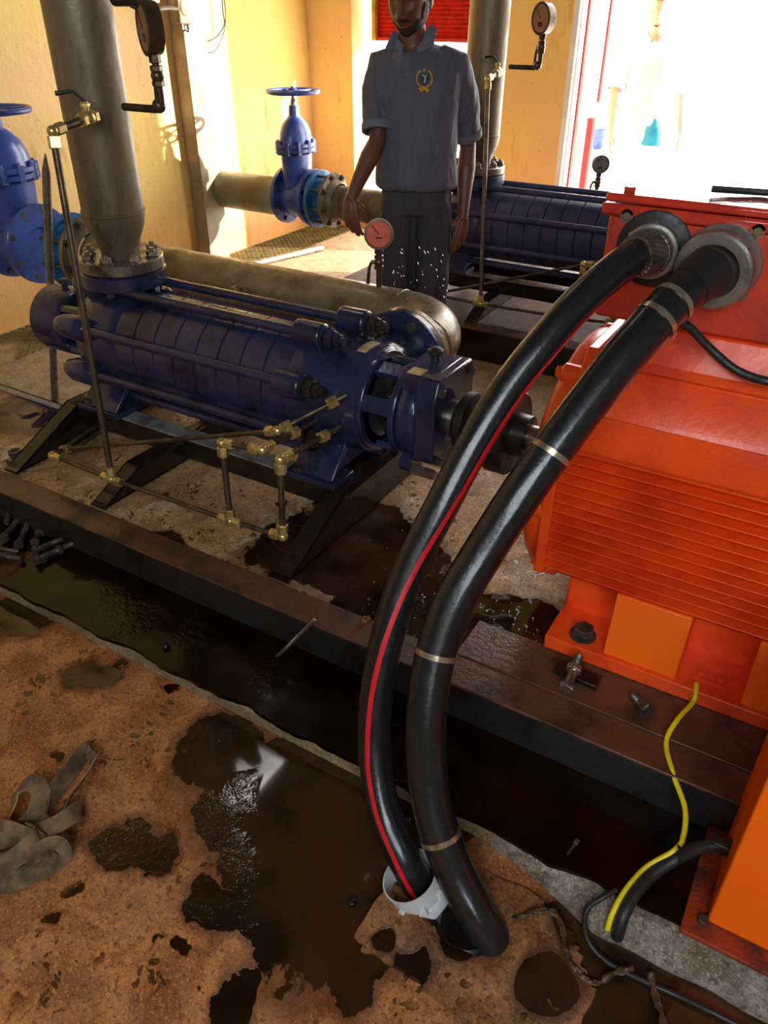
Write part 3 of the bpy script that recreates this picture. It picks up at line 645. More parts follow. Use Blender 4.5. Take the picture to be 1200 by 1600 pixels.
lp = [P(x, y, Y=Y) for x, y, Y in Lc]; rp = [P(x, y, Y=Y) for x, y, Y in Rc]
cl, spl = cable('power_cable', lp, .037, 'thick black power cable with a red stripe arching from the motor box to the floor')
# red stripe on the camera-left side of the sheath
def stripe(sp, r, off0, off1, w=.0055):
    m = MB(); pts = []
    N = len(sp)
    for i, p in enumerate(sp):
        tn = (sp[min(i+1, N-1)]-sp[max(i-1, 0)]).normalized(); tc = (CP-p).normalized(); tc = (tc-tn*tc.dot(tn)).normalized(); sd_ = tn.cross(tc)
        f = i/(N-1); th = off0[0]
        for k in range(len(off0)-1):
            if off1[k] <= f <= off1[k+1]: th = off0[k]+(off0[k+1]-off0[k])*(f-off1[k])/(off1[k+1]-off1[k])
        pts.append((p, tc, sd_, th))
    vs = []; fs = []
    for (p, tc, s2, th) in pts:
        for da in (-w/r, -w/r*.5, 0, w/r*.5, w/r):
            vs.append(p+(tc*math.cos(th+da)+s2*math.sin(th+da))*(r+.0008))
    for i in range(len(pts)-1):
        for k in range(4): fs.append((i*5+k, i*5+k+1, i*5+6+k, i*5+5+k))
    return m.add(vs, fs)
stripe(spl[10:], .037, [-1.3, -1.15, -.8, .1, .5, .6, .45], [0, .15, .35, .55, .7, .88, 1.0]).build('red_stripe', 'redstripe', cl, fix=False)['label'] = 'red stripe'
cr, spr = cable('power_cable', rp, .043, 'thick plain black power cable with metal ties arching from the motor box to the floor')
def ties(sp, r, t, pxs, w=.006):
    for (x, y) in pxs:
        def d2(p):
            q = p-CP; z = q.dot(CF); return (600+FPX*q.dot(RT)/z-x)**2+(800-FPX*q.dot(CU)/z-y)**2
        i = min(range(1, len(sp)-1), key=lambda i: d2(sp[i])); tn = (sp[i+1]-sp[i-1]).normalized(); p = sp[i]
        m = MB(); m.lathe(p-tn*w, tn, [(0, r+.0005), (0, r+.0025), (2*w, r+.0025), (2*w, r+.0005)], 32, cap=False); m.build('cable_tie', 'tie', t)
ties(spr, .043, cr, [(1046, 468), (1014, 490), (846, 700), (685, 1024), (682, 1308)])
# glands
t = MB().lathe(g1, Yn, [(0, .0), (0, .078), (.004, .08), (.01, .08), (.013, .076), (.013, 0)], 44).build('cable_gland', 'blackrubber', mot)
ax = (spl[6]-g1).normalized()
m = MB(); m.lathe(g1+Yn*.012, Yn, [(0, .0), (0, .054), (.003, .058), (.022, .058), (.025, .054), (.025, .048), (.04, .046), (.044, .04)], 6 if False else 40); m.hex(g1+Yn*.013, g1+Yn*.032, .062); m.build('gland_nut', 'greygland', t)
m = MB(); m.lathe(g1+Yn*.03, (spl[3]-g1-Yn*.03), [(0, .05), (.02, .047), (.035, .044), (.065, .04)], 48)
m.build('gland_sleeve', 'steel', t)
m = MB()
for i in range(26):
    th = 2*math.pi*i/26; a = (spl[3]-g1-Yn*.03).normalized(); u = a.orthogonal().normalized(); w = a.cross(u); o_ = g1+Yn*.03
    m.tube([o_+a*.012+(u*math.cos(th)+w*math.sin(th))*.0485, o_+a*.036+(u*math.cos(th+.25)+w*math.sin(th+.25))*.0445, o_+a*.066+(u*math.cos(th+.5)+w*math.sin(th+.5))*.041], .002, 5)
m.build('armour_wire', 'steel', t)
m = MB(); a2 = (spr[5]-g2).normalized(); m.lathe(g2, (a2+Yn*1.2).normalized(), [(-.02, .0), (-.02, .078), (.0, .083), (.01, .083), (.018, .076), (.03, .075), (.04, .08), (.058, .079), (.062, .074), (.062, .056), (.055, .052), (.02, .05), (.0, .0)], 48); t = m.build('cable_gland', 'greygland', mot); t['label'] = 'large grey aluminium gland cup'
m = MB(); m.lathe(spr[0]-(spr[4]-spr[0]).normalized()*.02, (spr[4]-spr[0]), [(0, .05), (.03, .05), (.05, .047), (.075, .044)], 32)
m.build('rubber_boot', 'blackrubber', t)
# box-side thin black cable to the right
pts = [P(1048, 500, Y=1.66), P(1075, 510, Y=1.68), P(1110, 545, Y=1.70), P(1150, 578, Y=1.70), P(1200, 596, Y=1.70), P(1260, 600, Y=1.72)]
tag(MB().tube(spline(pts), .0095, 12).build('control_cable', 'blackrubber'), 'thin black cable crossing the orange motor to the right edge', 'cable')
# plastic collar at the floor where the cables go in
c0 = P(640, 1368, Y=.855); c1 = P(690, 1440, Y=.882); axc = (c1-c0).normalized()
t = thing('conduit_collar', c1, 'grey-white plastic conduit collar round the red-striped cable at the floor', 'conduit fitting')
m = MB(); m.lathe(c0, axc, [(.05, .055), (0, .061), (0, .065), (.048, .061), (.052, .056)], 44, cap=False); m.build('collar_socket', 'whiteplastic', t)
m = MB(); m.lathe(c0+axc*.052, axc, [(0, .054), (.0, .060), (.006, .062), (.032, .061), (.038, .054), (.042, .05)], 44, cap=False)
for i in range(8):
    th = 2*math.pi*i/8; u = axc.orthogonal().normalized(); w = axc.cross(u); m.box(c0+axc*.042+(u*math.cos(th)+w*math.sin(th))*.062, (.02, .014, .014), Matrix((axc, u*math.cos(th)+w*math.sin(th), axc.cross(u*math.cos(th)+w*math.sin(th)))).transposed())
m.build('collar_nut', 'whiteplastic', t, bevel=.002)

# ------------------------------------------------------------------ gauges and tubing of the pump
def gauge(c, nrm, rad, stem, label, face='gaugeface', case='gauge', valve=True, cat='pressure gauge'):
    """c dial centre, nrm facing direction, stem: list of points from the dial down to the pipe"""
    c = Vector(c); nrm = Vector(nrm).normalized(); t = thing('pressure_gauge', stem[-1], label, cat)
    m = MB(); m.lathe(c-nrm*.022, nrm, [(0, 0), (0, rad*.96), (.004, rad), (.036, rad), (.04, rad*1.04), (.046, rad*1.04), (.048, rad*.9), (.042, rad*.88), (.042, 0)], 40); m.build('gauge_case', case, t)
    m = MB(); m.lathe(c+nrm*.0205, nrm, [(0, 0), (0, rad*.87), (.002, rad*.87), (.002, 0)], 36); f = m.build('dial', face, t)
    s_ = nrm.cross(UPZ).normalized(); m = MB(); o = c+nrm*.0235
    m.prism([o+s_*-.25*rad+UPZ*-.5*rad, o+s_*.25*rad+UPZ*-.5*rad, o+s_*.2*rad+UPZ*-.2*rad, o+s_*-.2*rad+UPZ*-.2*rad], nrm*.001); m.build('dial_mark', 'dialmark', f)
    m = MB(); m.tube([o, o+(s_*.5+UPZ*.6)*rad], .0018, 5); m.build('pointer', 'dialmark', f)
    st = [c-UPZ*rad*.98] + [Vector(p) for p in stem]
    MB().tube(bend(st, .03), .0115, 14).build('stem_pipe', 'gauge', t)
    m = MB(); m.hex(st[0]+UPZ*.004, st[0]-UPZ*.022, .018); m.build('neck_nut', 'gauge', t)
    if valve:
        v0 = st[0]-UPZ*.055; m = MB(); m.hex(v0+UPZ*.028, v0+UPZ*.012, .019); m.hex(v0-UPZ*.012, v0-UPZ*.028, .019); m.sph(v0, .02); m.cyl(v0, v0+s_*.032, .008); m.build('ball_valve', 'gauge', t)
        m = MB(); m.tube([v0+s_*.03, v0+s_*.038-UPZ*.02, v0+s_*.045-UPZ*.085], [.006, .006, .0075], 8); m.build('valve_lever', 'blackrubber', t)
    for i in range(1, len(st)-1):
        if (st[i]-st[i-1]).normalized().dot((st[i+1]-st[i]).normalized()) < .6: MB().sph(st[i]*.86+(st[i-1]+st[i+1])*.07, .021).build('elbow', 'gauge', t)
    return t
e1 = P(258, 172, Y=AY); e0 = P(205, 172, Y=AY); gc = P(243, 44, Y=AY)
ga = gauge((e1.x-.012, AY, gc.z), (-.5, -.87, 0), .068, [(e1.x-.012, AY, e1.z), (e0.x-.03, AY, e1.z)], 'brown pressure gauge seen edge-on beside the large discharge pipe, top left')
gr = P(592, 365, Y=SY)
gauge((gr.x, SY, gr.z), (.5, -.86, .12), .055, [(gr.x, SY, AZ+.1)], 'orange-faced round pressure gauge standing on the bent suction pipe in front of the man', 'gaugered', 'galv')

def hexfit(p, q, r=.018, t=None, mat='brass', name='fitting'):
    p = Vector(p); q = Vector(q); return MB().hex(p, p+(q-p).normalized()*.034, r).build(name, mat, t)
def tubing(label):
    t = thing('drain_tubing', (-2.05, 1.545, .19), label, 'tubing')
    Y0 = 1.475
    def q(x, y, **k): return P(x, y, **k)
    man = [Vector((p.x, Y0, p.z)) for p in (q(82, 712, Y=Y0), q(175, 749, Y=Y0), q(360, 814, Y=Y0), q(442, 838, Y=Y0))]
    top = q(82, 205, Y=1.62); rv = q(150, 180, Y=AY-.11)
    tubes = [([man[0], man[1]], .006), ([man[1], man[2]], .006), ([man[2], man[3]], .006), ([top, man[1]], .0085), ([top, rv], .0085)]
    b0 = q(98, 702, Y=1.60); b1 = q(434, 673, Y=1.60); b2 = q(542, 617, Y=1.76)
    tubes += [([man[0], b0], .006), ([b0, b1], .0065), ([b1, b2], .0065)]
    c0_ = q(190, 636, Z=.27); tubes += [([b0, c0_], .006), ([b0+Vector((.03, 0, -.01)), c0_+Vector((.04, 0, -.01))], .006)]
    v0 = q(347, 692, Y=Y0); v1 = q(410, 703, Y=Y0); v2 = q(494, 657, Y=1.74); tubes += [([v0, man[2]], .0075), ([v0, v1], .007), ([v1, v2], .007)]
    w0 = q(438, 718, Y=Y0); w1 = q(534, 666, Y=1.76); tubes += [([w0, man[3]], .0075), ([w0, w1], .007)]
    for pts, rr in tubes: MB().tube(pts, rr*1.3, 12).build('tube', 'tube', t)
    for a_, b_ in ((man[1], top), (man[1], man[0]), (man[1], man[2]), (man[2], v0), (man[2], man[1]), (man[2], man[3]), (man[3], w0), (man[3], man[2]), (top, man[1]), (top, rv), (man[0], man[1]), (man[0], b0), (b0, b1), (b1, b0), (b1, b2), (v0, man[2]), (v0, v1), (v1, v0), (v1, v2), (w0, man[3]), (w0, w1)):
        dd = (Vector(b_)-Vector(a_)).normalized(); hexfit(Vector(a_)+dd*.012, b_, .0175, t)
    for p in (man[1], man[2], man[3], top, man[0], b0, b1, v0, v1, w0): MB().sph(p, .0165).build('elbow', 'brass', t)
    for a_, b_, f in ((b1, b2, .72), (v1, v2, .5), (w0, w1, .62)):
        a_ = Vector(a_); b_ = Vector(b_); p = a_+(b_-a_)*f; hexfit(p, b_, .019, t)
    # ball valve where the tall tube meets the riser
    dd = (rv-top).normalized(); p = top+dd*((rv-top).length*.62)
    m = MB(); m.hex(p, p+dd*.02, .022); m.sph(p+dd*.035, .024); m.hex(p+dd*.05, p+dd*.07, .022); m.cyl(p+dd*.035, p+dd*.035+UPZ*.045, .009); m.hex(p+dd*.035+UPZ*.03, p+dd*.035+UPZ*.042, .014)
    m.build('ball_valve', 'brass', t)
    k0 = p+dd*.035+UPZ*.045; l = q(86, 146, Y=k0.y-.06); MB().tube([k0, k0+(l-k0)*.35+UPZ*.02, l], [.004, .005, .007], 8).build('valve_lever', 'blackrubber', t)
    m = MB(); p = man[3]+Vector((-.005, .012, .012)); m.hex(q(437, 832, Y=Y0+.02), q(437, 810, Y=Y0+.02), .011); m.build('bleed_nipple', 'brass', t)
    return t
tb = tubing('thin brown drain tubing with brass elbows in front of the navy pump')

# ------------------------------------------------------------------ second pump set behind the man
OFF = Vector((.30, 2.36, 0))
for src, lab in ((pump1, 'paler blue multistage pump in the background right of the man'), (sub1, 'black sub-frame under the background pump to the right of the man'),
                 (ris1, 'weathered upright discharge pipe behind the man at his shoulder'), (ga, 'brown pressure gauge in front of the yellow wall piece right of the man'), (tb, 'thin drain tubing of the background pump, right of the man')):
    c = copy_tree(src); c.location = Vector(src.location)+OFF; c['label'] = lab
def remat(o, a, b):
    for ch in o.children_recursive:
        if ch.type == 'MESH' and ch.data.materials and ch.data.materials[0] == M[a]:
            ch.data = ch.data.copy(); ch.data.materials[0] = M[b]
    return o
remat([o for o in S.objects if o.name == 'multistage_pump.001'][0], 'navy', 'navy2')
t = thing('base_beam', (-.9, 3.72, .012), 'dark base beam with brown top under the background pump', 'beam')
MB().bx(-2.9, .3, 3.70, 3.71, .0, .178).build('web', 'blackframe', t)
MB().bx(-2.9, .3, 3.695, 3.80, .178, .187).build('top_flange', 'beamrust', t, bevel=.002)
t = thing('base_beam', (-.9, 4.85, .012), 'pale worn rear base beam behind the background pump', 'beam')
MB().bx(-2.9, .3, 4.85, 4.86, .0, .178).bx(-2.9, .3, 4.78, 4.86, .178, .187).build('web', 'silverstrip', t)
struct(MB().bx(-2.9, .3, 3.80, 4.78, .0, .12).build('trim_9', 'plinth'))
gd = P(938, 256, Y=5.0)
gauge((gd.x, 5.0, gd.z), (.45, -.89, 0), .05, [(gd.x, 5.0, .64)], 'grey pressure gauge standing against the bright doorway', 'steel', 'steel')
t = [o for o in S.objects if o.name.startswith('rear_suction_pipe')][0]

# ------------------------------------------------------------------ things on and by the wall
t = thing('junction_box', P(288, 20, X=XW+.14), 'small beige junction box with wires on the steel post, top of picture', 'junction box')
c = P(286, 14, X=XW+.15); m = MB(); m.box((c.x, c.y, c.z), (.05, .13, .16)); m.build('box', 'post', t, bevel=.01)
m = MB(); m.lathe((c.x+.02, c.y, c.z+.01), (1, 0, 0), [(0, .05), (.01, .05), (.014, .04), (.014, 0)], 28); m.build('cover', 'post', t)
for dy in (-.03, .03): MB().cyl((c.x, c.y+dy, c.z-.08), (c.x, c.y+dy, c.z-.11), .012).build('cable_entry', 'steel', t)
for j, (ys, lab) in enumerate((([(c.x, c.y-.03, c.z-.1)], 'outer looping thin black wire hanging from the junction box'), ([(c.x, c.y+.03, c.z-.1)], 'inner looping thin black wire hanging from the junction box'))):
    XX = XW+.08
    pts = [Vector(ys[0]), P(296, 55+j*4, X=XX), P(312, 78 if j == 0 else 66, X=XX), P(335, 80 if j == 0 else 60, X=XX), P(350, 50 if j == 0 else 40, X=XX), P(352 if j == 0 else 348, 15, X=XX), P(345, -30, X=XX)]
    tag(MB().tube(spline(pts), .0045, 6).build('wire', 'blackrubber'), lab, 'wire')
pts = [P(200, 4, Y=AY), P(215, 12, Y=AY+.05), P(240, 14, Y=AY+.3), P(262, 12, Y=AY+.8), c+Vector((.02, -.06, 0))]
tag(MB().tube(spline(pts), .008, 8).build('cable', 'blackrubber'), 'black cable from the big discharge pipe to the junction box', 'cable')
a = P(180, 4, Y=AY); tag(MB().cyl((a.x, AY, a.z+.01), (a.x+.13, AY, a.z+.01), .02).hex((a.x+.09, AY, a.z+.01), (a.x+.12, AY, a.z+.01), .027).build('sensor_plug', 'couplingblack'), 'dark sensor plug screwed into the large discharge pipe at the top edge', 'sensor')
a = P(86, 626, Z=.02); b = P(71, 240, Y=a.y+.02)
t = thing('steel_bar', a, 'upright pointed steel bar standing behind the pump end on the left', 'bar')
m = MB(); d_ = b-a; m.tube([a, a+d_*.94, b], [.017, .017, .003], 10); m.build('shaft', 'steel', t)
a = P(372, 418, Z=.03); b = P(503, 388, Z=.03); m = MB(); m.cyl(a, b, .028, n=16); tag(m.build('loose_pipe', 'steel'), 'short grey steel pipe lying on the sunlit floor left of the man', 'pipe')
a = P(530, 437, Z=.02); b = P(600, 424, Z=.02); tag(MB().cyl(a, b, .007, n=8).build('thin_rod', 'rustysteel'), 'thin dark rod lying on the sunlit floor by the man', 'rod')

# ------------------------------------------------------------------ bolts and scrap on the base
def bolt(h, tip, r=.011, label='', group=None, mat='rustysteel', nut=False):
    h = Vector(h); tip = Vector(tip); d = (tip-h).normalized(); t = thing('hex_bolt', (h+tip)/2, label, 'bolt', group)
    MB().hex(h, h+d*.014, r*1.75).build('head', mat, t)
    L = (tip-h).length; pf = [(0, r), (L*.45, r)]; z = L*.45
    while z < L-.004: pf += [(z+.001, r*.88), (z+.003, r)]; z += .004
    pf += [(L, r*.85)]; MB().lathe(h+d*.012, d, pf, 16).build('shank', mat, t)
    if nut: MB().hex(h+d*L*.6, h+d*(L*.6+.016), r*1.75).build('nut', mat, t)
    return t
zb = .0625
specs = [((6, 841), (29, 811), 'bolt at the left edge of the heap, pointing back to the beam', 0), ((29, 852), (44, 818), 'second bolt of the heap, standing close to the beam', 0),
 ((54, 849), (66, 826), 'short washered bolt in the middle of the bolt heap', 1), ((52, 862), (106, 838), 'long bolt lying crosswise at the right of the heap, rear one of two', 0),
 ((55, 876), (112, 850), 'frontmost long bolt at the right of the heap, nut on its end', 1), ((-12, 856), (25, 861), 'thin bolt cut by the left picture edge, rear one of two', 0),
 ((-14, 866), (30, 872), 'thick bolt cut by the left picture edge, front one of two', 0), ((88, 820), (99, 838), 'small bolt standing near the right end of the heap by the beam', 0), ((16, 792), (11, 815), 'dark bolt half hidden at the back left of the heap', 0)]
for i, (h, tp, lab, nt) in enumerate(specs):
    bolt(P(*h, Z=zb+.019), P(*tp, Z=zb+.014), .0105 if i != 5 else .008, 'dull grey '+lab, 'bolts heaped beside the base beam', nut=bool(nt))
def nut(p, label, r=.02, h=.018, mat='rustysteel'):
    p = Vector(p); m = MB(); m.lathe(p, UPZ, [(0, r*.55), (0, r), (.002, r), (h-.002, r), (h, r*.92), (h, r*.55), (0, r*.55)], 6, cap=False); o = m.build('hex_nut', mat); return tag(o, label, 'nut')
nut(P(25, 712, Z=.186), 'loose hex nut lying on the brown base at the left', .026, .024)
t = thing('flat_bar', P(897, 1052, Z=.19), 'short dark flat bar clamped at the foot corner of the orange motor', 'bar')
a = P(868, 1040, Z=.20); b = P(936, 1068, Z=.20); MB().box((a+b)/2+Vector((0, 0, .0)), ((b-a).length, .045, .016), Matrix.Rotation(math.atan2((b-a).y, (b-a).x), 3, 'Z')).build('bar', 'blackframe', t, bevel=.002)
bolt(P(884, 1078, Z=.212), P(903, 1030, Z=.235), .012, 'grey bolt with nuts lying on the flat bar at the motor foot corner', mat='steel', nut=True)
bolt(P(1012, 1112, Z=.212), P(994, 1092, Z=.21), .013, 'dark bolt lying on the brown bed plate below the orange motor foot')
bolt(P(903, 1312, Z=.068), P(891, 1329, Z=.066), .0035, 'tiny bright screw lying on the dark wet plinth')
# bent strap bracket at the beam
t = thing('strap_bracket', P(455, 1030, Z=.062), 'thin bent dark steel bracket hooked on the base beam in the shadow', 'bracket')
pts = [P(492, 968, Y=1.30), P(470, 990, Y=1.27), P(446, 1014, Y=1.235), P(432, 1026, Z=.066)]
m = MB(); m.tube(spline(pts, 6), .007, 8, flat=.35); m.build('hook', 'steel', t)

# ------------------------------------------------------------------ wires at lower right, cabinet on its rusty foot
pts = [P(1088, 1068, Z=.262), P(1084, 1095, Y=1.535), P(1058, 1125, Y=1.45), P(1041, 1160, Y=1.39), P(1052, 1210, Y=1.315), P(1070, 1262, Y=1.26), P(1068, 1305, Y=1.2), P(1055, 1328, Y=1.16), P(1010, 1355, Z=.1), P(978, 1390, Z=.086), P(958, 1425, Z=.066), P(949, 1452, Z=.03)]
yw = MB().tube(spline(pts), .0062, 10).build('earth_wire', 'yellow'); tag(yw, 'yellow earth wire running from the motor foot down to the floor edge', 'wire')
pts = [P(1150, 1322, Y=1.19), P(1125, 1320, Y=1.175), P(1092, 1325, Y=1.165), P(1058, 1341, Y=1.15), P(1020, 1366, Z=.1), P(990, 1400, Z=.088), P(972, 1435, Z=.066), P(964, 1464, Z=.02)]
t = thing('hose', pts[-1], 'black hose beside the yellow wire, coming from the orange cabinet', 'hose')
MB().tube(spline(pts), .0135, 14).build('sheath', 'blackrubber', t)
c = P(1130, 1322, Y=1.178); MB().box(c, (.05, .03, .03)).build('plug', 'couplingblack', t, bevel=.006)
c = P(1062, 1336, Y=1.152); MB().torus(c, (.8, .3, .2), .0175, .003, 20, 6).build('clip', 'blackrubber', t)
pts = [P(964, 1390, Y=1.05), P(940, 1403, Y=1.02), P(916, 1424, Y=.99), P(917, 1465, Z=.022), P(945, 1500, Z=.008), P(1000, 1530, Z=.008), P(1060, 1556, Z=.008), P(1130, 1590, Z=.008), P(1230, 1640, Z=.008)]
tag(MB().tube(spline(pts), .0062, 10).build('thin_cable', 'blackrubber'), 'thin black cable curling over the plinth edge and along the floor, bottom right', 'cable')
p0 = P(1062, 1452, Z=.075); y0 = p0.y; x0_ = p0.x
t = thing('control_cabinet', (x0_+.3, y0+.2, .062), 'plain bright orange cabinet on a rusty base frame at the right edge', 'cabinet')
cx0 = P(1112, 1420, Y=y0+.045).x
m = MB(); m.bx(x0_, x0_+.7, y0, y0+.36, .062, .075); m.build('rusty_base', 'rustorange', t, bevel=.003)
m = MB(); m.bx(cx0, cx0+.6, y0+.045, y0+.31, .076, .60); m.build('cabinet_body', 'orangeclean', t, bevel=.004)
m = MB(); c = P(1098, 1440, Z=.075); m.hex(c, c+UPZ*.012, .012); m.build('base_bolt', 'rustysteel', t)

# ------------------------------------------------------------------ webbing straps heap (a lifting sling)
def ribbon(m, pts, w, th=.0036, ups=None, seg=7):
    sp = spline(pts, seg); us = spline([Vector(u) for u in ups], seg); N = len(sp); vs = []; fs = []
    for i in range(N):
        tn = (sp[min(i+1, N-1)]-sp[max(i-1, 0)]).normalized(); n_ = us[i].normalized(); n_ = (n_-tn*n_.dot(tn)).normalized(); s2 = tn.cross(n_)
        for a_, b_ in ((-1, -1), (-.5, -1.), (0, -1.2), (.5, -1), (1, -1), (1, 1), (.5, 1), (0, 1.2), (-.5, 1), (-1, 1)): vs.append(sp[i]+s2*w/2*a_+n_*th/2*b_); m.uv.append((a_*.5+.5, i*.1))
    k = 10
    for i in range(N-1):
        for j in range(k): fs.append((i*k+j, i*k+(j+1) % k, (i+1)*k+(j+1) % k, (i+1)*k+j))
    fs += [tuple(range(k))[::-1], tuple((N-1)*k+j for j in range(k))]; m.add(vs, fs)
t = thing('lifting_sling', P(60, 1300, Z=0), 'crumpled grey-brown webbing sling heaped on the floor at the left edge', 'sling')
def F(x, y, z=.0): return P(x, y, Z=z)
strips = [
 ([F(-30, 1330, .03), F(20, 1306, .03), F(58, 1270, .033), F(96, 1222, .034), F(128, 1180, .032), F(143, 1170, .03), F(148, 1182, .03), F(134, 1212, .03), F(104, 1252, .03), F(84, 1284, .028), F(74, 1300, .02)], [(.5, -.7, .45), (.6, -.7, .45), (.75, -.6, .4), (.8, -.5, .35), (.7, -.5, .3), (.3, .6, .2), (-.7, .4, .3), (-.8, .45, .3), (-.8, .5, .4), (-.6, .4, .7), (-.2, .2, 1)]),
 ([F(40, 1352, .05), F(62, 1330, .062), F(88, 1322, .05), F(96, 1338, .03), F(70, 1356, .03), F(30, 1372, .025), F(-30, 1392, .02)], [(-.4, .2, .9), (0, -.2, 1), (.7, -.3, .6), (.6, -.7, .2), (.1, -.7, .6), (0, -.5, .8), (0, -.3, 1)]),
 ([F(-30, 1352, .045), F(14, 1346, .06), F(50, 1318, .07), F(62, 1300, .055), F(52, 1288, .04)], [(0, -.5, .8), (.2, -.6, .7), (.7, -.4, .6), (.8, .2, .5), (.3, .6, .6)]),
 ([F(18, 1280, .012), F(26, 1240, .04), F(48, 1222, .062), F(64, 1240, .05), F(58, 1275, .03), F(70, 1290, .02)], [(-.8, .2, .4), (-.5, .3, .8), (.1, -.1, 1), (.8, -.3, .6), (.6, -.4, .6), (.2, -.4, 1)]),
 ([F(-40, 1325, .02), F(10, 1310, .04), F(45, 1305, .045), F(85, 1290, .055), F(120, 1268, .035), F(128, 1262, .012)], [(.1, -.3, 1), (.1, -.3, 1), (.1, -.4, 1), (.2, -.4, 1), (.5, -.3, .8), (.8, -.1, .3)]),
 ([F(-30, 1385, .01), F(10, 1360, .02), F(50, 1350, .03), F(85, 1335, .03), F(105, 1310, .02), F(100, 1295, .012)], [(0, -.2, 1), (0, -.3, 1), (.1, -.4, 1), (.4, -.4, .9), (.9, 0, .4), (.8, .3, .2)]),
 ([F(-40, 1300, .03), F(0, 1296, .05), F(30, 1305, .055), F(60, 1318, .05), F(40, 1340, .03), F(0, 1335, .02)], [(0, -.2, 1), (0, -.4, 1), (.2, -.5, .9), (.8, -.2, .4), (.2, -.6, .6), (0, -.4, 1)]),
]
for pts, ups in strips:
    m = MB(); ribbon(m, pts, .044, ups=ups); m.build('webbing_loop', 'webbing', t, smooth=50)

# ------------------------------------------------------------------ broken concrete round the cable hole
def blob_mesh(name, outline, z0, zf, mat, res=.012, kind='structure'):
    xs = [p.x for p in outline]; ys = [p.y for p in outline]; vs = {}; m = MB(); L = []; F_ = []
    def inside(x, y):
        c_ = False; n = len(outline)
        for i in range(n):
            a_, b_ = outline[i], outline[(i+1) % n]
            if (a_.y > y) != (b_.y > y) and x < (b_.x-a_.x)*(y-a_.y)/(b_.y-a_.y)+a_.x: c_ = not c_
        return c_
    nx = int((max(xs)-min(xs))/res)+3; ny = int((max(ys)-min(ys))/res)+3
    def idx(i, j):
        if (i, j) not in vs:
            x = min(xs)-res+i*res; y = min(ys)-res+j*res; wx = x+.012*noise.noise((x*20, y*20, 3)); wy = y+.012*noise.noise((x*20, y*20, 9))
            vs[(i, j)] = len(L); L.append((wx, wy, zf(x, y)))
        return vs[(i, j)]
    cells = {(i, j) for i in range(nx) for j in range(ny) if inside(min(xs)-res+(i+.5)*res, min(ys)-res+(j+.5)*res)}
    for (i, j) in cells: F_.append((idx(i, j), idx(i+1, j), idx(i+1, j+1), idx(i, j+1)))
    base = {}
    def bdx(k):
        if k not in base: base[k] = len(L); p = L[vs[k]]; L.append((p[0], p[1], z0))
        return base[k]
    for (i, j) in cells:
        for (di, dj, A_, B_) in ((-1, 0, (i, j+1), (i, j)), (1, 0, (i+1, j), (i+1, j+1)), (0, -1, (i, j), (i+1, j)), (0, 1, (i+1, j+1), (i, j+1))):
            if (i+di, j+dj) not in cells: F_.append((vs[A_], bdx(A_), bdx(B_), vs[B_]))
    m.add(L, F_); o = m.build(name, mat, smooth=50); return o
hole = P(752, 1462, Z=.0); hole2 = P(705, 1440, Z=0)
def patch_z(x, y):
    d = min(math.hypot(x-hole.x, y-hole.y), math.hypot(x-hole2.x, y-hole2.y))
    z = .012+.004*noise.noise((x*30, y*30, 2))+.006*noise.noise((x*11, y*11, 4))
    z += .012*math.exp(-((d-.085)/.03)**2)
    if d < .06: z = max(.001, z-.02*(1-d/.06)*1.2)
    return z
M['patch'] = concrete('brown_patch_concrete', srgb(178, 122, 70), srgb(120, 76, 42), srgb(62, 38, 20), [px(650, 1515, .035), px(600, 1475, .02), px(850, 1540, .045), px(720, 1480, .025), px(900, 1450, .04)], [px(640, 1470, .02), px(560, 1530, .02)], bias=.14, dist=.08)
out = [F(553, 1468), F(605, 1392), F(655, 1375), F(740, 1350), F(800, 1385), F(870, 1430), F(900, 1480), F(925, 1560), F(900, 1640), F(760, 1640), F(690, 1570), F(610, 1510)]
struct(blob_mesh('trim_10', out, 0, patch_z, 'patch'))
M['holeshade_stone'] = paint('hole_shade_dark_stone', srgb(16, 12, 9), srgb(6, 5, 4), .3, bump=.3, scale=20)  # near-black for the hole's painted darkness, shared with a dark pebble
m = MB(); cc_ = (hole+hole2)/2; dh = (hole-hole2); ang = math.atan2(dh.y, dh.x)
m.lathe((cc_.x, cc_.y, .0), UPZ, [(0, .07), (.0185, .055), (.0185, 0)], 28); o = m.build('trim_11', 'holeshade_stone'); struct(o)  # flat-topped black disc, its colour stands in for the shade of the hole
# cracked strips of plastic foil lying in the mud
def rag(pts, w, label):
    m = MB(); sp = spline(pts, 8); N = len(sp); vs = []; fs = []
    for i, p in enumerate(sp):
        tn = (sp[min(i+1, N-1)]-sp[max(i-1, 0)]).normalized(); s2 = tn.cross(UPZ).normalized(); ww = w*(.6+.5*noise.noise((i*.35, 3, 1)))
        for k in range(5): f = (k-2)/2; vs.append(p+s2*ww*f+UPZ*(.006*noise.noise((i*.6, k*1.3, 5))+.004*(1-f*f)))
    for i in range(N-1):
        for k in range(4): fs.append((i*5+k, i*5+k+1, i*5+6+k, i*5+5+k))
    m.add(vs, fs); o = m.build('plastic_rag', 'rag', fix=False); sdm = o.modifiers.new('thick', 'SOLIDIFY'); sdm.thickness = .0015; tag(o, label, 'rag')
M['rag'] = paint('muddy_translucent_plastic', srgb(92, 68, 46), srgb(44, 28, 16), .25, scale=30, bump=.5)
rag([F(800, 1438, .024), F(835, 1425, .026), F(866, 1426, .024), F(880, 1455, .02), F(884, 1490, .016), F(905, 1520, .012), F(930, 1536, .01), F(960, 1520, .014), F(990, 1512, .014)], .012, 'twisted muddy plastic strip lying right of the cable hole')
rag([F(1016, 1520, .016), F(1026, 1560, .01), F(1038, 1600, .008), F(1045, 1660, .008)], .014, 'short muddy plastic strip under the thin black cable near the bottom edge')
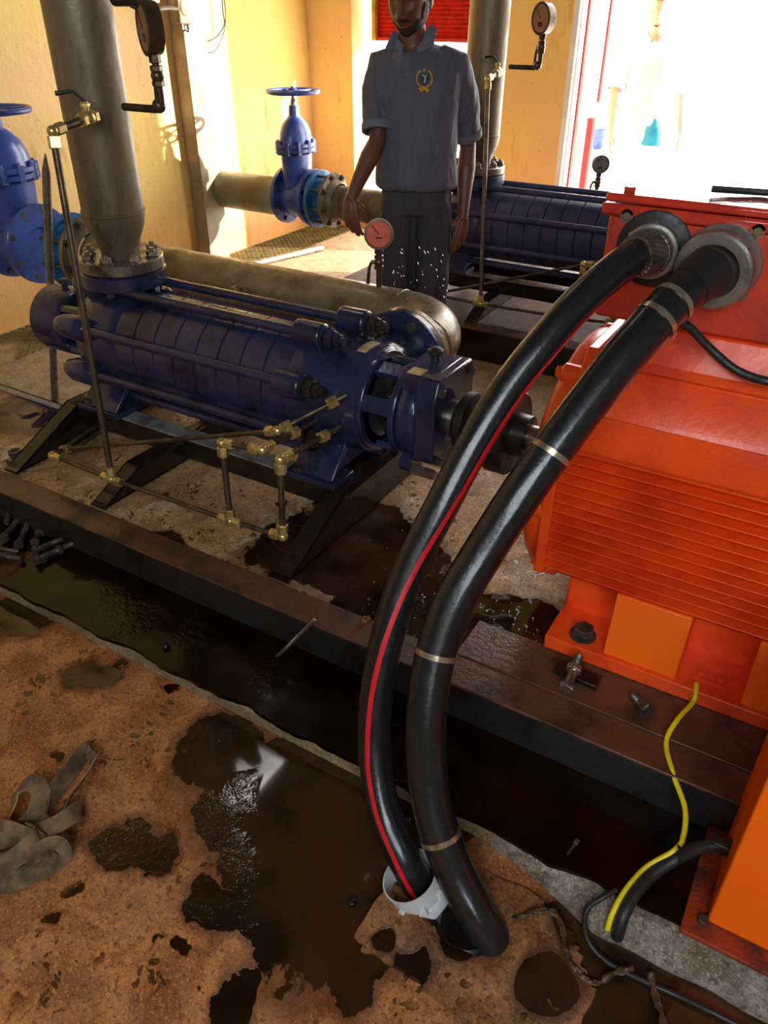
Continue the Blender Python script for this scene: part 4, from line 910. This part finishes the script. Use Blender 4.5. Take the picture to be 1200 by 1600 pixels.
rag([F(855, 1560, .01), F(868, 1578, .008), F(890, 1582, .008), F(905, 1612, .008)], .007, 'small muddy plastic shred at the bottom edge')
# rubble stones
for (x, y, z, r_, lab) in ((572, 968, .19, .014, 'small pale stone on the wet base beside the left power cable'), (259, 1010, .068, .011, 'small tan pebble on the dark plinth'), (771, 995, .19, .008, 'tiny pale pebble on the wet base between cable and motor'), (550, 1410, .004, .01, 'small dark pebble on the floor left of the plastic collar'), (985, 1443, .03, .012, 'pale pebble by the plinth edge near the yellow wire')):
    p = P(x, y, Z=z); m = MB(); m.sph((0, 0, 0), 1, 14, 10); m.v = [p+Vector((v.x, v.y, v.z*.7))*r_*(1+.35*noise.noise(v*1.7+Vector((x, 0, 0)))) for v in m.v]; tag(m.build('pebble', 'patch' if 'dark' not in lab else 'holeshade_stone'), lab, 'pebble')
# puddle of water beads on the wet base and spray from the leaking joint
M['water'] = NT('water').set(col=(.95, .97, 1), rough=.02, trans=1., spec=.6).m
m = MB(); rr_ = random.Random(3)
for i in range(55):
    x = rr_.uniform(595, 705); y = rr_.uniform(385, 520); p = PD(x, y, rr_.uniform(2.75, 3.25)); m.sph(p, (.0006, .0006, rr_.uniform(.003, .008)), 6, 5, Matrix.Rotation(R(28), 3, Vector((-CF.x, -CF.y, 0))))
o = m.build('water_spray', 'water'); tag(o, 'fine spray of water drops over the bent suction pipe in front of the trousers', 'water', kind='stuff')
m = MB()
for i in range(260):
    a_, b_ = rr_.choice([(P(rr_.uniform(560, 860), rr_.uniform(700, 1010), Z=.181), 1), (P(rr_.uniform(760, 900), rr_.uniform(900, 1060), Z=.181), 1)])
    if a_.y < 1.41: continue
    r1 = rr_.uniform(.001, .0035); m.sph(a_, (r1*1.4, r1, r1*.6), 8, 5)
o = m.build('water_beads', 'water'); tag(o, 'scattered water beads on the wet concrete base between pump and motor', 'water', kind='stuff')

# ------------------------------------------------------------------ people
M['skin'] = paint('dark_brown_skin', srgb(112, 70, 50), srgb(84, 50, 36), .42, scale=3, bump=.08)
M['skin2'] = paint('glare_paled_skin', srgb(214, 176, 158), srgb(200, 160, 142), .45, scale=3, bump=0)  # skin lightened in the colour to stand for outdoor glare
def cloth(name, col, dk, vert=3.):
    s = NT(name); v = s.obj(); n = s.noise(s.scale(v, (9, 9, vert)), 1.6, 3, .5, .8); n2 = s.noise(v, 240, 2)
    s.set(col=s.mix(s.mapr(n, .35, .7, 0, .35), col, dk), rough=.75)
    s.bump(s.math('ADD', n, s.math('MULTIPLY', n2, .03)), .8, .03); return s.m
M['shirt'] = cloth('grey_polo_knit', srgb(84, 86, 96), srgb(66, 68, 78))
M['shirttrim'] = cloth('grey_polo_trim', srgb(104, 108, 118), srgb(88, 92, 102))
M['trousers'] = cloth('charcoal_trouser_cloth', srgb(52, 52, 58), srgb(36, 36, 42), 2.)
M['beardm'] = paint('short_dark_beard', srgb(46, 34, 29), srgb(34, 26, 22), .7, scale=40, bump=.3)
M['hair'] = paint('short_black_hair', srgb(26, 22, 20), srgb(16, 14, 12), .7, scale=60, bump=.6)
M['lip'] = paint('dark_lip', srgb(116, 66, 58), None, .4, bump=0)
M['eyewhite'] = paint('eye_white', srgb(220, 212, 200), None, .2, bump=0)
M['shoe'] = paint('black_shoe_leather', srgb(30, 28, 28), None, .3)
M['gold'] = paint('gold_embroidery', srgb(226, 170, 48), srgb(180, 120, 20), .5, bump=0)
M['emblemdark'] = paint('dark_green_embroidery', srgb(30, 44, 44), None, .7, bump=0)
M['emblemlight'] = paint('pale_green_embroidery', srgb(190, 206, 190), None, .7, bump=0)
M['pinkshirt'] = cloth('glare_paled_pink_cloth', srgb(255, 232, 238), srgb(252, 222, 230))  # pink shirt bleached towards white, overexposure put into the colour
M['glareblue'] = cloth('glare_paled_jeans_cloth', srgb(236, 242, 250), srgb(220, 230, 244))  # jeans nearly white, doorway glare put into the colour
M['glarehair'] = paint('glare_paled_hair', srgb(190, 172, 160), None, .8, bump=0)  # hair of the person outside, paled in the colour for overexposure
M['cyan'] = paint('cyan_plastic', srgb(40, 170, 210), srgb(30, 140, 190), .5, bump=0)
M['bluebarrel'] = paint('blue_plastic', srgb(70, 90, 220), None, .5, bump=0)
def g3(x, y, z, cx, cy, cz, sx, sz): return math.exp(-((x-cx)/sx)**2-((z-cz)/sz)**2) if y < 0 else 0.
def headpt(d, off=0.):
    x, y, z = d
    rx, ry, rz = .077, .097, .122
    if z < 0: rx *= 1-.26*(-z)**1.6; ry *= 1-.10*(-z)**2
    if z < 0 and y > 0: ry *= 1-.35*(-z)
    p = Vector((x*rx, y*ry, z*rz)); q = 0.
    px_, pz = p.x, p.z
    if y < 0:
        e = lambda cx, cz, sx, sz: math.exp(-((px_-cx)/sx)**2-((pz-cz)/sz)**2)
        q += .024*e(0, -.030, .017, .014)+.015*e(0, -.005, .010, .024)+.006*e(.013, -.034, .009, .009)+.006*e(-.013, -.034, .009, .009)
        q += .007*e(0, .032, .05, .012) - .011*e(.031, .010, .017, .013) - .011*e(-.031, .010, .017, .013)
        q += .008*e(0, -.058, .024, .007)+.008*e(0, -.070, .02, .007)-.003*e(0, -.0635, .022, .002)
        q += .010*e(0, -.098, .024, .018)+.004*e(.045, -.022, .018, .02)+.004*e(-.045, -.022, .018, .02)
        p.y -= q*min(1, -y*2.2)
    n_ = Vector((x/rx, y/ry, z/rz)).normalized(); return p+n_*off
def headmesh(m, T, off=0., mask=None, nu=110, nv=84):
    vs = []; keep = []
    for j in range(nv+1):
        ph = math.pi*j/nv
        for i in range(nu):
            th = 2*math.pi*i/nu; d = Vector((math.sin(ph)*math.cos(th), math.sin(ph)*math.sin(th), math.cos(ph)))
            p = headpt(d, 0.); o_ = off if mask is None else mask(d, p); keep.append(mask is None or o_ > 0); vs.append(T @ headpt(d, o_ if o_ else 0))
    fs = []
    for j in range(nv):
        for i in range(nu):
            f = (j*nu+i, (j+1)*nu+i, (j+1)*nu+(i+1) % nu, j*nu+(i+1) % nu)
            if mask is None or any(keep[k] for k in f): fs.append(f)
    m.add(vs, fs)
def hand(m, w, along, side, pn, curl=(.25, .5, .4), size=1., thumb=.5):
    """w wrist, along finger direction, side towards the thumb, pn palm normal (palm faces it)"""
    w = Vector(w); a = Vector(along).normalized(); s_ = Vector(side); s_ = (s_-a*s_.dot(a)).normalized(); n_ = a.cross(s_); n_ = n_ if n_.dot(Vector(pn)) > 0 else -n_
    k = size
    for off, L in ((.027, .088), (.009, .092), (-.009, .088), (-.026, .080)):
        m.tube([w+s_*off*.55*k, w+s_*off*.85*k+a*L*.5*k, w+s_*off*k+a*L*k], [.015*k, .0145*k, .0115*k], 10)
    m.tube([w, w+a*.045*k, w+a*.08*k], [.018*k, .02*k, .014*k], 12)
    lens = [(.027, .088, (.040, .024, .02)), (.009, .092, (.044, .028, .021)), (-.0095, .088, (.041, .026, .02)), (-.027, .080, (.032, .02, .018))]
    for i, (off, L, seg) in enumerate(lens):
        p = w+s_*off*k+a*(L-.005)*k; ang = curl[0]+.08*i; d = (a*math.cos(ang)+n_*math.sin(ang)+s_*off*4.).normalized(); pts = [p]; rs = [.0102*k]
        for j in range(3):
            if j: ang += curl[j]+.05*i; d = (a*math.cos(ang)+n_*math.sin(ang)+s_*off*4.).normalized()
            pts.append(pts[-1]+d*seg[j]*k); rs.append((.0092, .0084, .0068)[j]*k)
        q = [pts[0]]; 
        m.tube(pts, rs, 10); m.sph(pts[-1], rs[-1]*.98, 8, 6)
    p = w+s_*.022*k+a*.018*k+n_*.006; d = (s_*.75+a*.7+n_*thumb).normalized(); d2 = (s_*.3+a*1+n_*thumb*.9).normalized(); d3 = (s_*.05+a*1+n_*thumb).normalized()
    m.tube([p, p+d*.038*k, p+d*.038*k+d2*.032*k, p+d*.038*k+d2*.032*k+d3*.025*k], [.016*k, .0135*k, .011*k, .0088*k], 10); m.sph(p+d*.038*k+d2*.032*k+d3*.025*k, .0086*k, 8, 6)
def remesh(o, vox, smooth=4, fac=.5):
    q = o.modifiers.new('remesh', 'REMESH'); q.mode = 'VOXEL'; q.voxel_size = vox; q.use_smooth_shade = True
    if smooth: s2 = o.modifiers.new('smooth', 'SMOOTH'); s2.factor = fac; s2.iterations = smooth
def ering(cx, cy, z, rx, ry, n=36, e=2.3, drop=0.):
    out = []
    for i in range(n):
        th = 2*math.pi*i/n; c_, s_ = math.cos(th), math.sin(th)
        out.append(Vector((cx+rx*math.copysign(abs(c_)**(2/e), c_), cy+ry*math.copysign(abs(s_)**(2/e), s_), z-drop*max(0, -s_)**6)))
    return out
def loft(m, rows):
    n = len(rows[0]); o_ = [p for q in rows for p in q]
    m.add(o_, [(k*n+i, k*n+(i+1) % n, (k+1)*n+(i+1) % n, (k+1)*n+i) for k in range(len(rows)-1) for i in range(n)]+[tuple(range(n))[::-1], tuple((len(rows)-1)*n+i for i in range(n))])
def person(loc, rz, label, arms, yaw=0, pitch=0, skin='skin', shirt='shirt', legs='trousers', vox=.005, emblem=False, beard=True, hair='hair', hx=0.):
    """arms: for 'R' and 'L': (elbow, wrist, fingers direction, thumb side, palm normal, curl) in world coordinates"""
    t = thing('person', loc, label, 'person'); Mw = Matrix.Translation(Vector(loc)) @ Matrix.Rotation(rz, 4, 'Z') @ Matrix.Diagonal((1, 1, 1.02, 1)); inv = Mw.inverted(); R3 = inv.to_3x3()
    W_ = lambda m: (setattr(m, 'v', [Mw @ v for v in m.v]), m)[1]
    m = MB(); HT = Matrix.Translation((hx*1.25, -.022, 1.626)) @ Matrix.Rotation(yaw, 4, 'Z') @ Matrix.Rotation(pitch, 4, 'X') @ Matrix.Scale(1.1, 4)
    headmesh(m, HT)
    for sx in (-1, 1): m.sph(HT @ Vector((sx*.078, .012, -.005)), (.010, .018, .032), 12, 8, (HT.to_3x3() @ Matrix.Rotation(sx*R(-18), 3, 'Z')))
    m.tube([(hx*.5, .02, 1.38), (hx*.9, .012, 1.47), (hx, .0, 1.545), (hx*1.2, -.006, 1.6)], [.08, .062, .057, .06], 24)
    loft(m, [ering(0, 0, z, rx, ry) for z, rx, ry in ((.84, .13, .09), (1.0, .14, .095), (1.2, .14, .09), (1.35, .15, .085), (1.42, .12, .075), (1.46, .06, .05))])
    for sx in (-1, 1): m.tube([(sx*.09, 0, .92), (sx*.095, -.005, .6), (sx*.095, .0, .48), (sx*.095, .02, .3), (sx*.095, .02, .07)], [.07, .058, .047, .045, .032], 14)
    sh = {}
    for key, sx in (('R', -1), ('L', 1)):
        el, wr, fd, ts, pn, curl, th = arms[key]; el = inv @ Vector(el); wr = inv @ Vector(wr); sp_ = Vector((sx*.182, .005, 1.385)); sh[key] = (sp_, el, wr)
        m.tube([sp_, sp_+(el-sp_)*.45, el, el+(wr-el)*.3, el+(wr-el)*.75, wr, wr+(wr-el).normalized()*.012], [.04, .045, .038, .043, .031, .0255, .024], 18)
        hand(m, wr+(wr-el).normalized()*.004, R3 @ Vector(fd), R3 @ Vector(ts), R3 @ Vector(pn), curl, 1.0, th)
    b = W_(m).build('body', skin, t); remesh(b, vox, 2, .4)
    # eyes, mouth, beard, hair
    for sx in (-1, 1):
        m = MB(); m.sph(HT @ Vector((sx*.031, -.066, .010)), .0125, 12, 8); W_(m).build('eye', 'eyewhite', t)
    m = MB(); lp_ = [HT @ (headpt(Vector((x, -1, -.66)).normalized(), .0)+Vector((0, -.0035, -.0))) for x in (-.34, -.2, -.07, .07, .2, .34)]; m.tube(spline(lp_, 4), [.002+.004*math.sin(math.pi*i_/20) for i_ in range(21)], 8, flat=.8); W_(m).build('mouth', 'lip', t)
    def bm(d, p):
        if not beard: return 0.
        if d.y > .3: return 0.
        ax_ = abs(p.x); zc = -.080 if ax_ < .018 else (-.080+.030*min(1, (ax_-.018)/.03) if ax_ < .048 else -.050+.05*min(1, max(0, (ax_-.058)/.014)))
        f = max(0., min(1., (zc-p.z)/.008))*.0045*min(1., (.3-d.y)*6)
        if d.y < 0: f = max(f, .0032*math.exp(-((p.z+.0475)/.005)**4)*(1 if ax_ < .027 else 0))
        if f < .0009: f = 0.
        return f
    m = MB(); headmesh(m, HT, mask=bm); W_(m).build('beard', 'beardm', t, fix=False) if beard else None
    def hm(d, p): return .007 if (p.z > .072-.05*max(0, d.y+.4)*1.5 and d.z > -.3) or (d.y > .3 and p.z > -.05) else 0.
    m = MB(); headmesh(m, HT, mask=hm); W_(m).build('hair', hair, t, fix=False)
    # shirt
    m = MB()
    loft(m, [ering(hx*(.9 if z > 1.46 else (.5 if z > 1.42 else 0)), cy, z, rx, ry, drop=.07 if z > 1.475 else (.035 if z > 1.46 else 0)) for z, rx, ry, cy in ((.905, .182, .128, -.005), (.92, .192, .138, -.005), (.97, .19, .14, -.008), (1.05, .184, .137, -.012), (1.18, .182, .13, -.012), (1.29, .19, .126, -.01), (1.36, .196, .118, -.004), (1.41, .182, .1, .004), (1.445, .14, .085, .01), (1.468, .095, .072, .016), (1.480, .074, .062, .02))])
    for key, sx in (('R', -1), ('L', 1)):
        sp_, el, wr = sh[key]; d = el-sp_; m.tube([Vector((sx*.09, .008, 1.415)), sp_+Vector((sx*-.02, 0, .012)), sp_+d*.3, sp_+d*.6, sp_+d*.85], [.055, .062, .068, .069, .067], 24)
    sb = W_(m).build('polo_shirt', shirt, t); remesh(sb, .007, 5, .5)
    tx = bpy.data.textures.new('cloth_folds', 'CLOUDS'); tx.noise_scale = .09; dm = sb.modifiers.new('folds', 'DISPLACE'); dm.texture = tx; dm.strength = .014; dm.texture_coords = 'LOCAL'; dm.mid_level = .5
    for key, sx in (('R', -1), ('L', 1)):
        sp_, el, wr = sh[key]; d = (el-sp_); a_ = sp_+d*.78; m = MB(); m.lathe(a_, d, [(0, .062), (0, .069), (.006, .0715), (.03, .071), (.034, .069), (.034, .056)], 36, cap=False); W_(m).build('sleeve_cuff', shirt+'trim' if shirt == 'shirt' else shirt, t)
    # collar with two points and an open neck, placket
    m = MB()
    def cr(th, r_, z): return Vector((hx*.95+r_*1.0*math.sin(th), .012-r_*.98*math.cos(th), z))
    N = 40; rows = []
    for i in range(N+1):
        th = R(20)+(2*math.pi-R(40))*i/N; fr = abs(i/N-.5)*2; drop = .052*fr**3
        rows.append([cr(th, .068, 1.478-.035*fr**4), cr(th, .070, 1.512-.05*fr**3), cr(th, .078, 1.510-.05*fr**3), cr(th, .108+.016*fr**6, 1.458-.045*fr**3-.02*fr**8)])
    vs = [p for r_ in rows for p in r_]; m.add(vs, [(i*4+k, i*4+k+1, i*4+5+k, i*4+4+k) for i in range(N) for k in range(3)])
    cl_ = W_(m).build('collar', 'shirttrim' if shirt == 'shirt' else shirt, t, fix=False, smooth=60); sm_ = cl_.modifiers.new('thick', 'SOLIDIFY'); sm_.thickness = .003
    # trousers
    m = MB(); loft(m, [ering(0, 0, z, rx, ry) for z, rx, ry in ((.80, .165, .112), (.86, .168, .114), (.95, .158, .106), (.99, .15, .10))])
    for sx in (-1, 1):
        loft(m, [ering(sx*.086+dx*sx*.5, cy, z, rx, ry) for z, rx, ry, dx, cy in ((.06, .07, .095, .01, .01), (.1, .066, .088, .01, .01), (.3, .074, .088, .008, .008), (.5, .083, .09, .004, -.002), (.65, .088, .098, .0, 0), (.78, .088, .108, -.005, 0), (.86, .085, .11, -.008, 0))])
    tr = W_(m).build('trousers', legs, t); remesh(tr, .008, 4, .5)
    dm = tr.modifiers.new('folds', 'DISPLACE'); dm.texture = tx; dm.strength = .01; dm.texture_coords = 'LOCAL'
    for sx in (-1, 1):
        m = MB(); loft(m, [ering(sx*.105, cy, z, rx, ry) for z, rx, ry, cy in ((.0, .046, .14, -.055), (.02, .05, .145, -.055), (.05, .046, .13, -.05), (.08, .042, .085, -.01), (.11, .04, .06, .02))]); W_(m).build('shoe', 'shoe', t)
    if emblem:
        bpy.context.view_layer.update(); dg = bpy.context.evaluated_depsgraph_get(); ev = sb.evaluated_get(dg); o0 = CP-Vector(loc)
        def hit(u, v):
            d = (PD(u, v, 3)-CP).normalized(); ok, p, n_, _ = ev.ray_cast(o0, d); return (p+Vector(loc) if ok else PD(u, v, 3.7)), n_
        ctr, nn = hit(663, 123)
        s_ = nn.cross(UPZ).normalized(); s_ = s_ if s_.dot(RT) > 0 else -s_; u_ = s_.cross(nn); u_ = u_ if u_.z > 0 else -u_
        K = .042
        m = MB(); pts = [ctr+nn*.003+(s_*math.sin(a_)+u_*math.cos(a_))*K*.78 for a_ in [R(35+290*i/18) for i in range(19)]]; 
        for i, p in enumerate(pts): m.sph(p, .0045, 6, 4)
        m.tube(pts, .0028, 6); em = m.build('emblem_wreath', 'gold', t); em['label'] = 'gold wreath emblem on the chest'
        m = MB(); c2 = ctr-u_*K*.95+nn*.003; m.tube([c2-s_*.022+u_*.004, c2-s_*.008-u_*.002, c2+s_*.008+u_*.002, c2+s_*.02-u_*.006], .0045, 6); m.tube([c2-s_*.01, c2-s_*.014-u_*.012], .003, 5); m.tube([c2+s_*.01, c2+s_*.012-u_*.012], .003, 5); m.sph(ctr+u_*K*.75+nn*.003, .006, 8, 6); m.build('ribbon', 'gold', em)
        m = MB(); m.prism([ctr+nn*.0015+s_*x*K+u_*y*K for x, y in ((-.42, .35), (.42, .35), (.45, -.1), (0, -.65), (-.45, -.1))], nn*.003); m.build('shield', 'emblemdark', em)
        m = MB(); m.tube([ctr+nn*.005-s_*.008+u_*.012, ctr+nn*.005+s_*.002+u_*.008, ctr+nn*.005+s_*.004-u_*.006, ctr+nn*.005-s_*.002-u_*.016], .0034, 6); m.tube([ctr+nn*.005+s_*.002+u_*.004, ctr+nn*.005+s_*.011+u_*.012], .0026, 6); m.build('figure', 'emblemlight', em)
        m = MB(); bp = [hit(x, y)[0]+(CP-hit(x, y)[0]).normalized()*.002 for x, y in ((629, 84), (628, 98), (627, 112))]
        for i, p in enumerate(bp): MB().sph(p, .0045, 8, 6).build('button', 'shirttrim', t)
        def flap(name, poly, mat, lift):
            H = [];
            for u, v in poly:
                p, n_ = hit(u, v); ok = n_.length > .5
                H.append((p, ok, u, v))
            zs = [(p-CP).dot(CF) for p, ok, u, v in H if ok and (p-CP).length < 4.2]; zm_ = sum(zs)/len(zs)
            out = []
            for p, ok, u, v in H:
                z = (p-CP).dot(CF)
                if abs(z-zm_) > .07: z = zm_
                dr = (CF*FPX+RT*(u-600)-CU*(v-800))/FPX; out.append(CP+dr*(z-lift))
            m = MB(); m.prism(out, CF*.004); return m.build(name, mat, t, bevel=.001)
        flap('collar_flap', [(615, 46), (602, 74), (612, 78), (625, 80), (619, 64), (623, 52)], 'shirttrim', .016)
        flap('collar_flap', [(673, 36), (662, 52), (651, 68), (660, 74), (676, 76), (683, 46)], 'shirttrim', .016)
        flap('neck_opening', [(620, 62), (627, 78), (632, 84), (640, 76), (652, 64)], 'skin', .004)
        flap('placket', [(624, 84), (640, 82), (638, 120), (626, 120)], 'shirttrim', .004)
    return t
TC = Vector((-FW.x, -FW.y, 0))      # towards the camera
man = PD(650, 300, 3.86); mloc = (man.x, man.y, .012)
eR = PD(590, 218, 3.76); wR = PD(548, 310, 3.62); eL = PD(731, 228, 3.98); wL = PD(723, 340, 3.86)

person(mloc, R(24), 'man in a grey polo shirt and charcoal trousers standing behind the pump, looking down', {
    'R': (eR, wR, TC*.1+RT*.04-UPZ*1., TC*.35+RT*.9, RT*.2-TC*1., (.2, .45, .4), .4),
    'L': (eL, wL, -RT*.14-UPZ*1.+TC*.1, -RT*1.+TC*.3, -RT*.3-TC*1., (.15, .3, .25), .3)}, yaw=R(-16), pitch=R(15), emblem=True, hx=-.034)
out_ = PD(985, 300, 7.0); ol = Vector((out_.x, out_.y, -.05)); OT = lambda a, b, c: ol+RT*a+TC*b+UPZ*c
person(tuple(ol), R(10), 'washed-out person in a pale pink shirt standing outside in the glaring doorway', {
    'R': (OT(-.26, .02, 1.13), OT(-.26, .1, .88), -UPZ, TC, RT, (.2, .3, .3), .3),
    'L': (OT(.26, .02, 1.13), OT(.28, .1, .88), -UPZ, TC, -RT, (.2, .3, .3), .3)}, yaw=0, pitch=R(8), skin='skin2', shirt='pinkshirt', legs='glareblue', vox=.01, beard=False, hair='glarehair')
c = PD(1020, 205, 6.9); t = thing('plastic_bag', c, 'cyan blue bag hanging from the hand of the person outside', 'bag')
m = MB(); loft(m, [ering(c.x, c.y, c.z+z, rx, .04, 20) for z, rx in ((-.1, .065), (-.09, .075), (0, .065), (.06, .045), (.1, .02))]); m.build('bag', 'cyan', t)
MB().tube(spline([c+Vector((-.02, 0, .09)), c+Vector((-.01, 0, .15)), c+Vector((.01, 0, .15)), c+Vector((.02, 0, .09))]), .005, 6).build('handle', 'cyan', t)
c = PD(936, 216, 9.5); struct(MB().bx(c.x-1.2, c.x+.6, c.y-.15, c.y+.3, -.06, c.z-.105).build('wall_outside', 'white'))
t = thing('bucket', (c.x, c.y, c.z-.105), 'small blue plastic bucket outside beyond the doorway', 'bucket')
MB().lathe((c.x, c.y, c.z-.105), UPZ, [(0, .05), (.02, .06), (.17, .072), (.18, .076), (.19, .07), (.17, .06)], 24).build('bucket_body', 'bluebarrel', t)
MB().tube(spline([(c.x-.07, c.y, c.z+.07), (c.x-.05, c.y, c.z+.11), (c.x, c.y, c.z+.125), (c.x+.05, c.y, c.z+.11), (c.x+.07, c.y, c.z+.07)]), .004, 6).build('bail', 'bluebarrel', t)
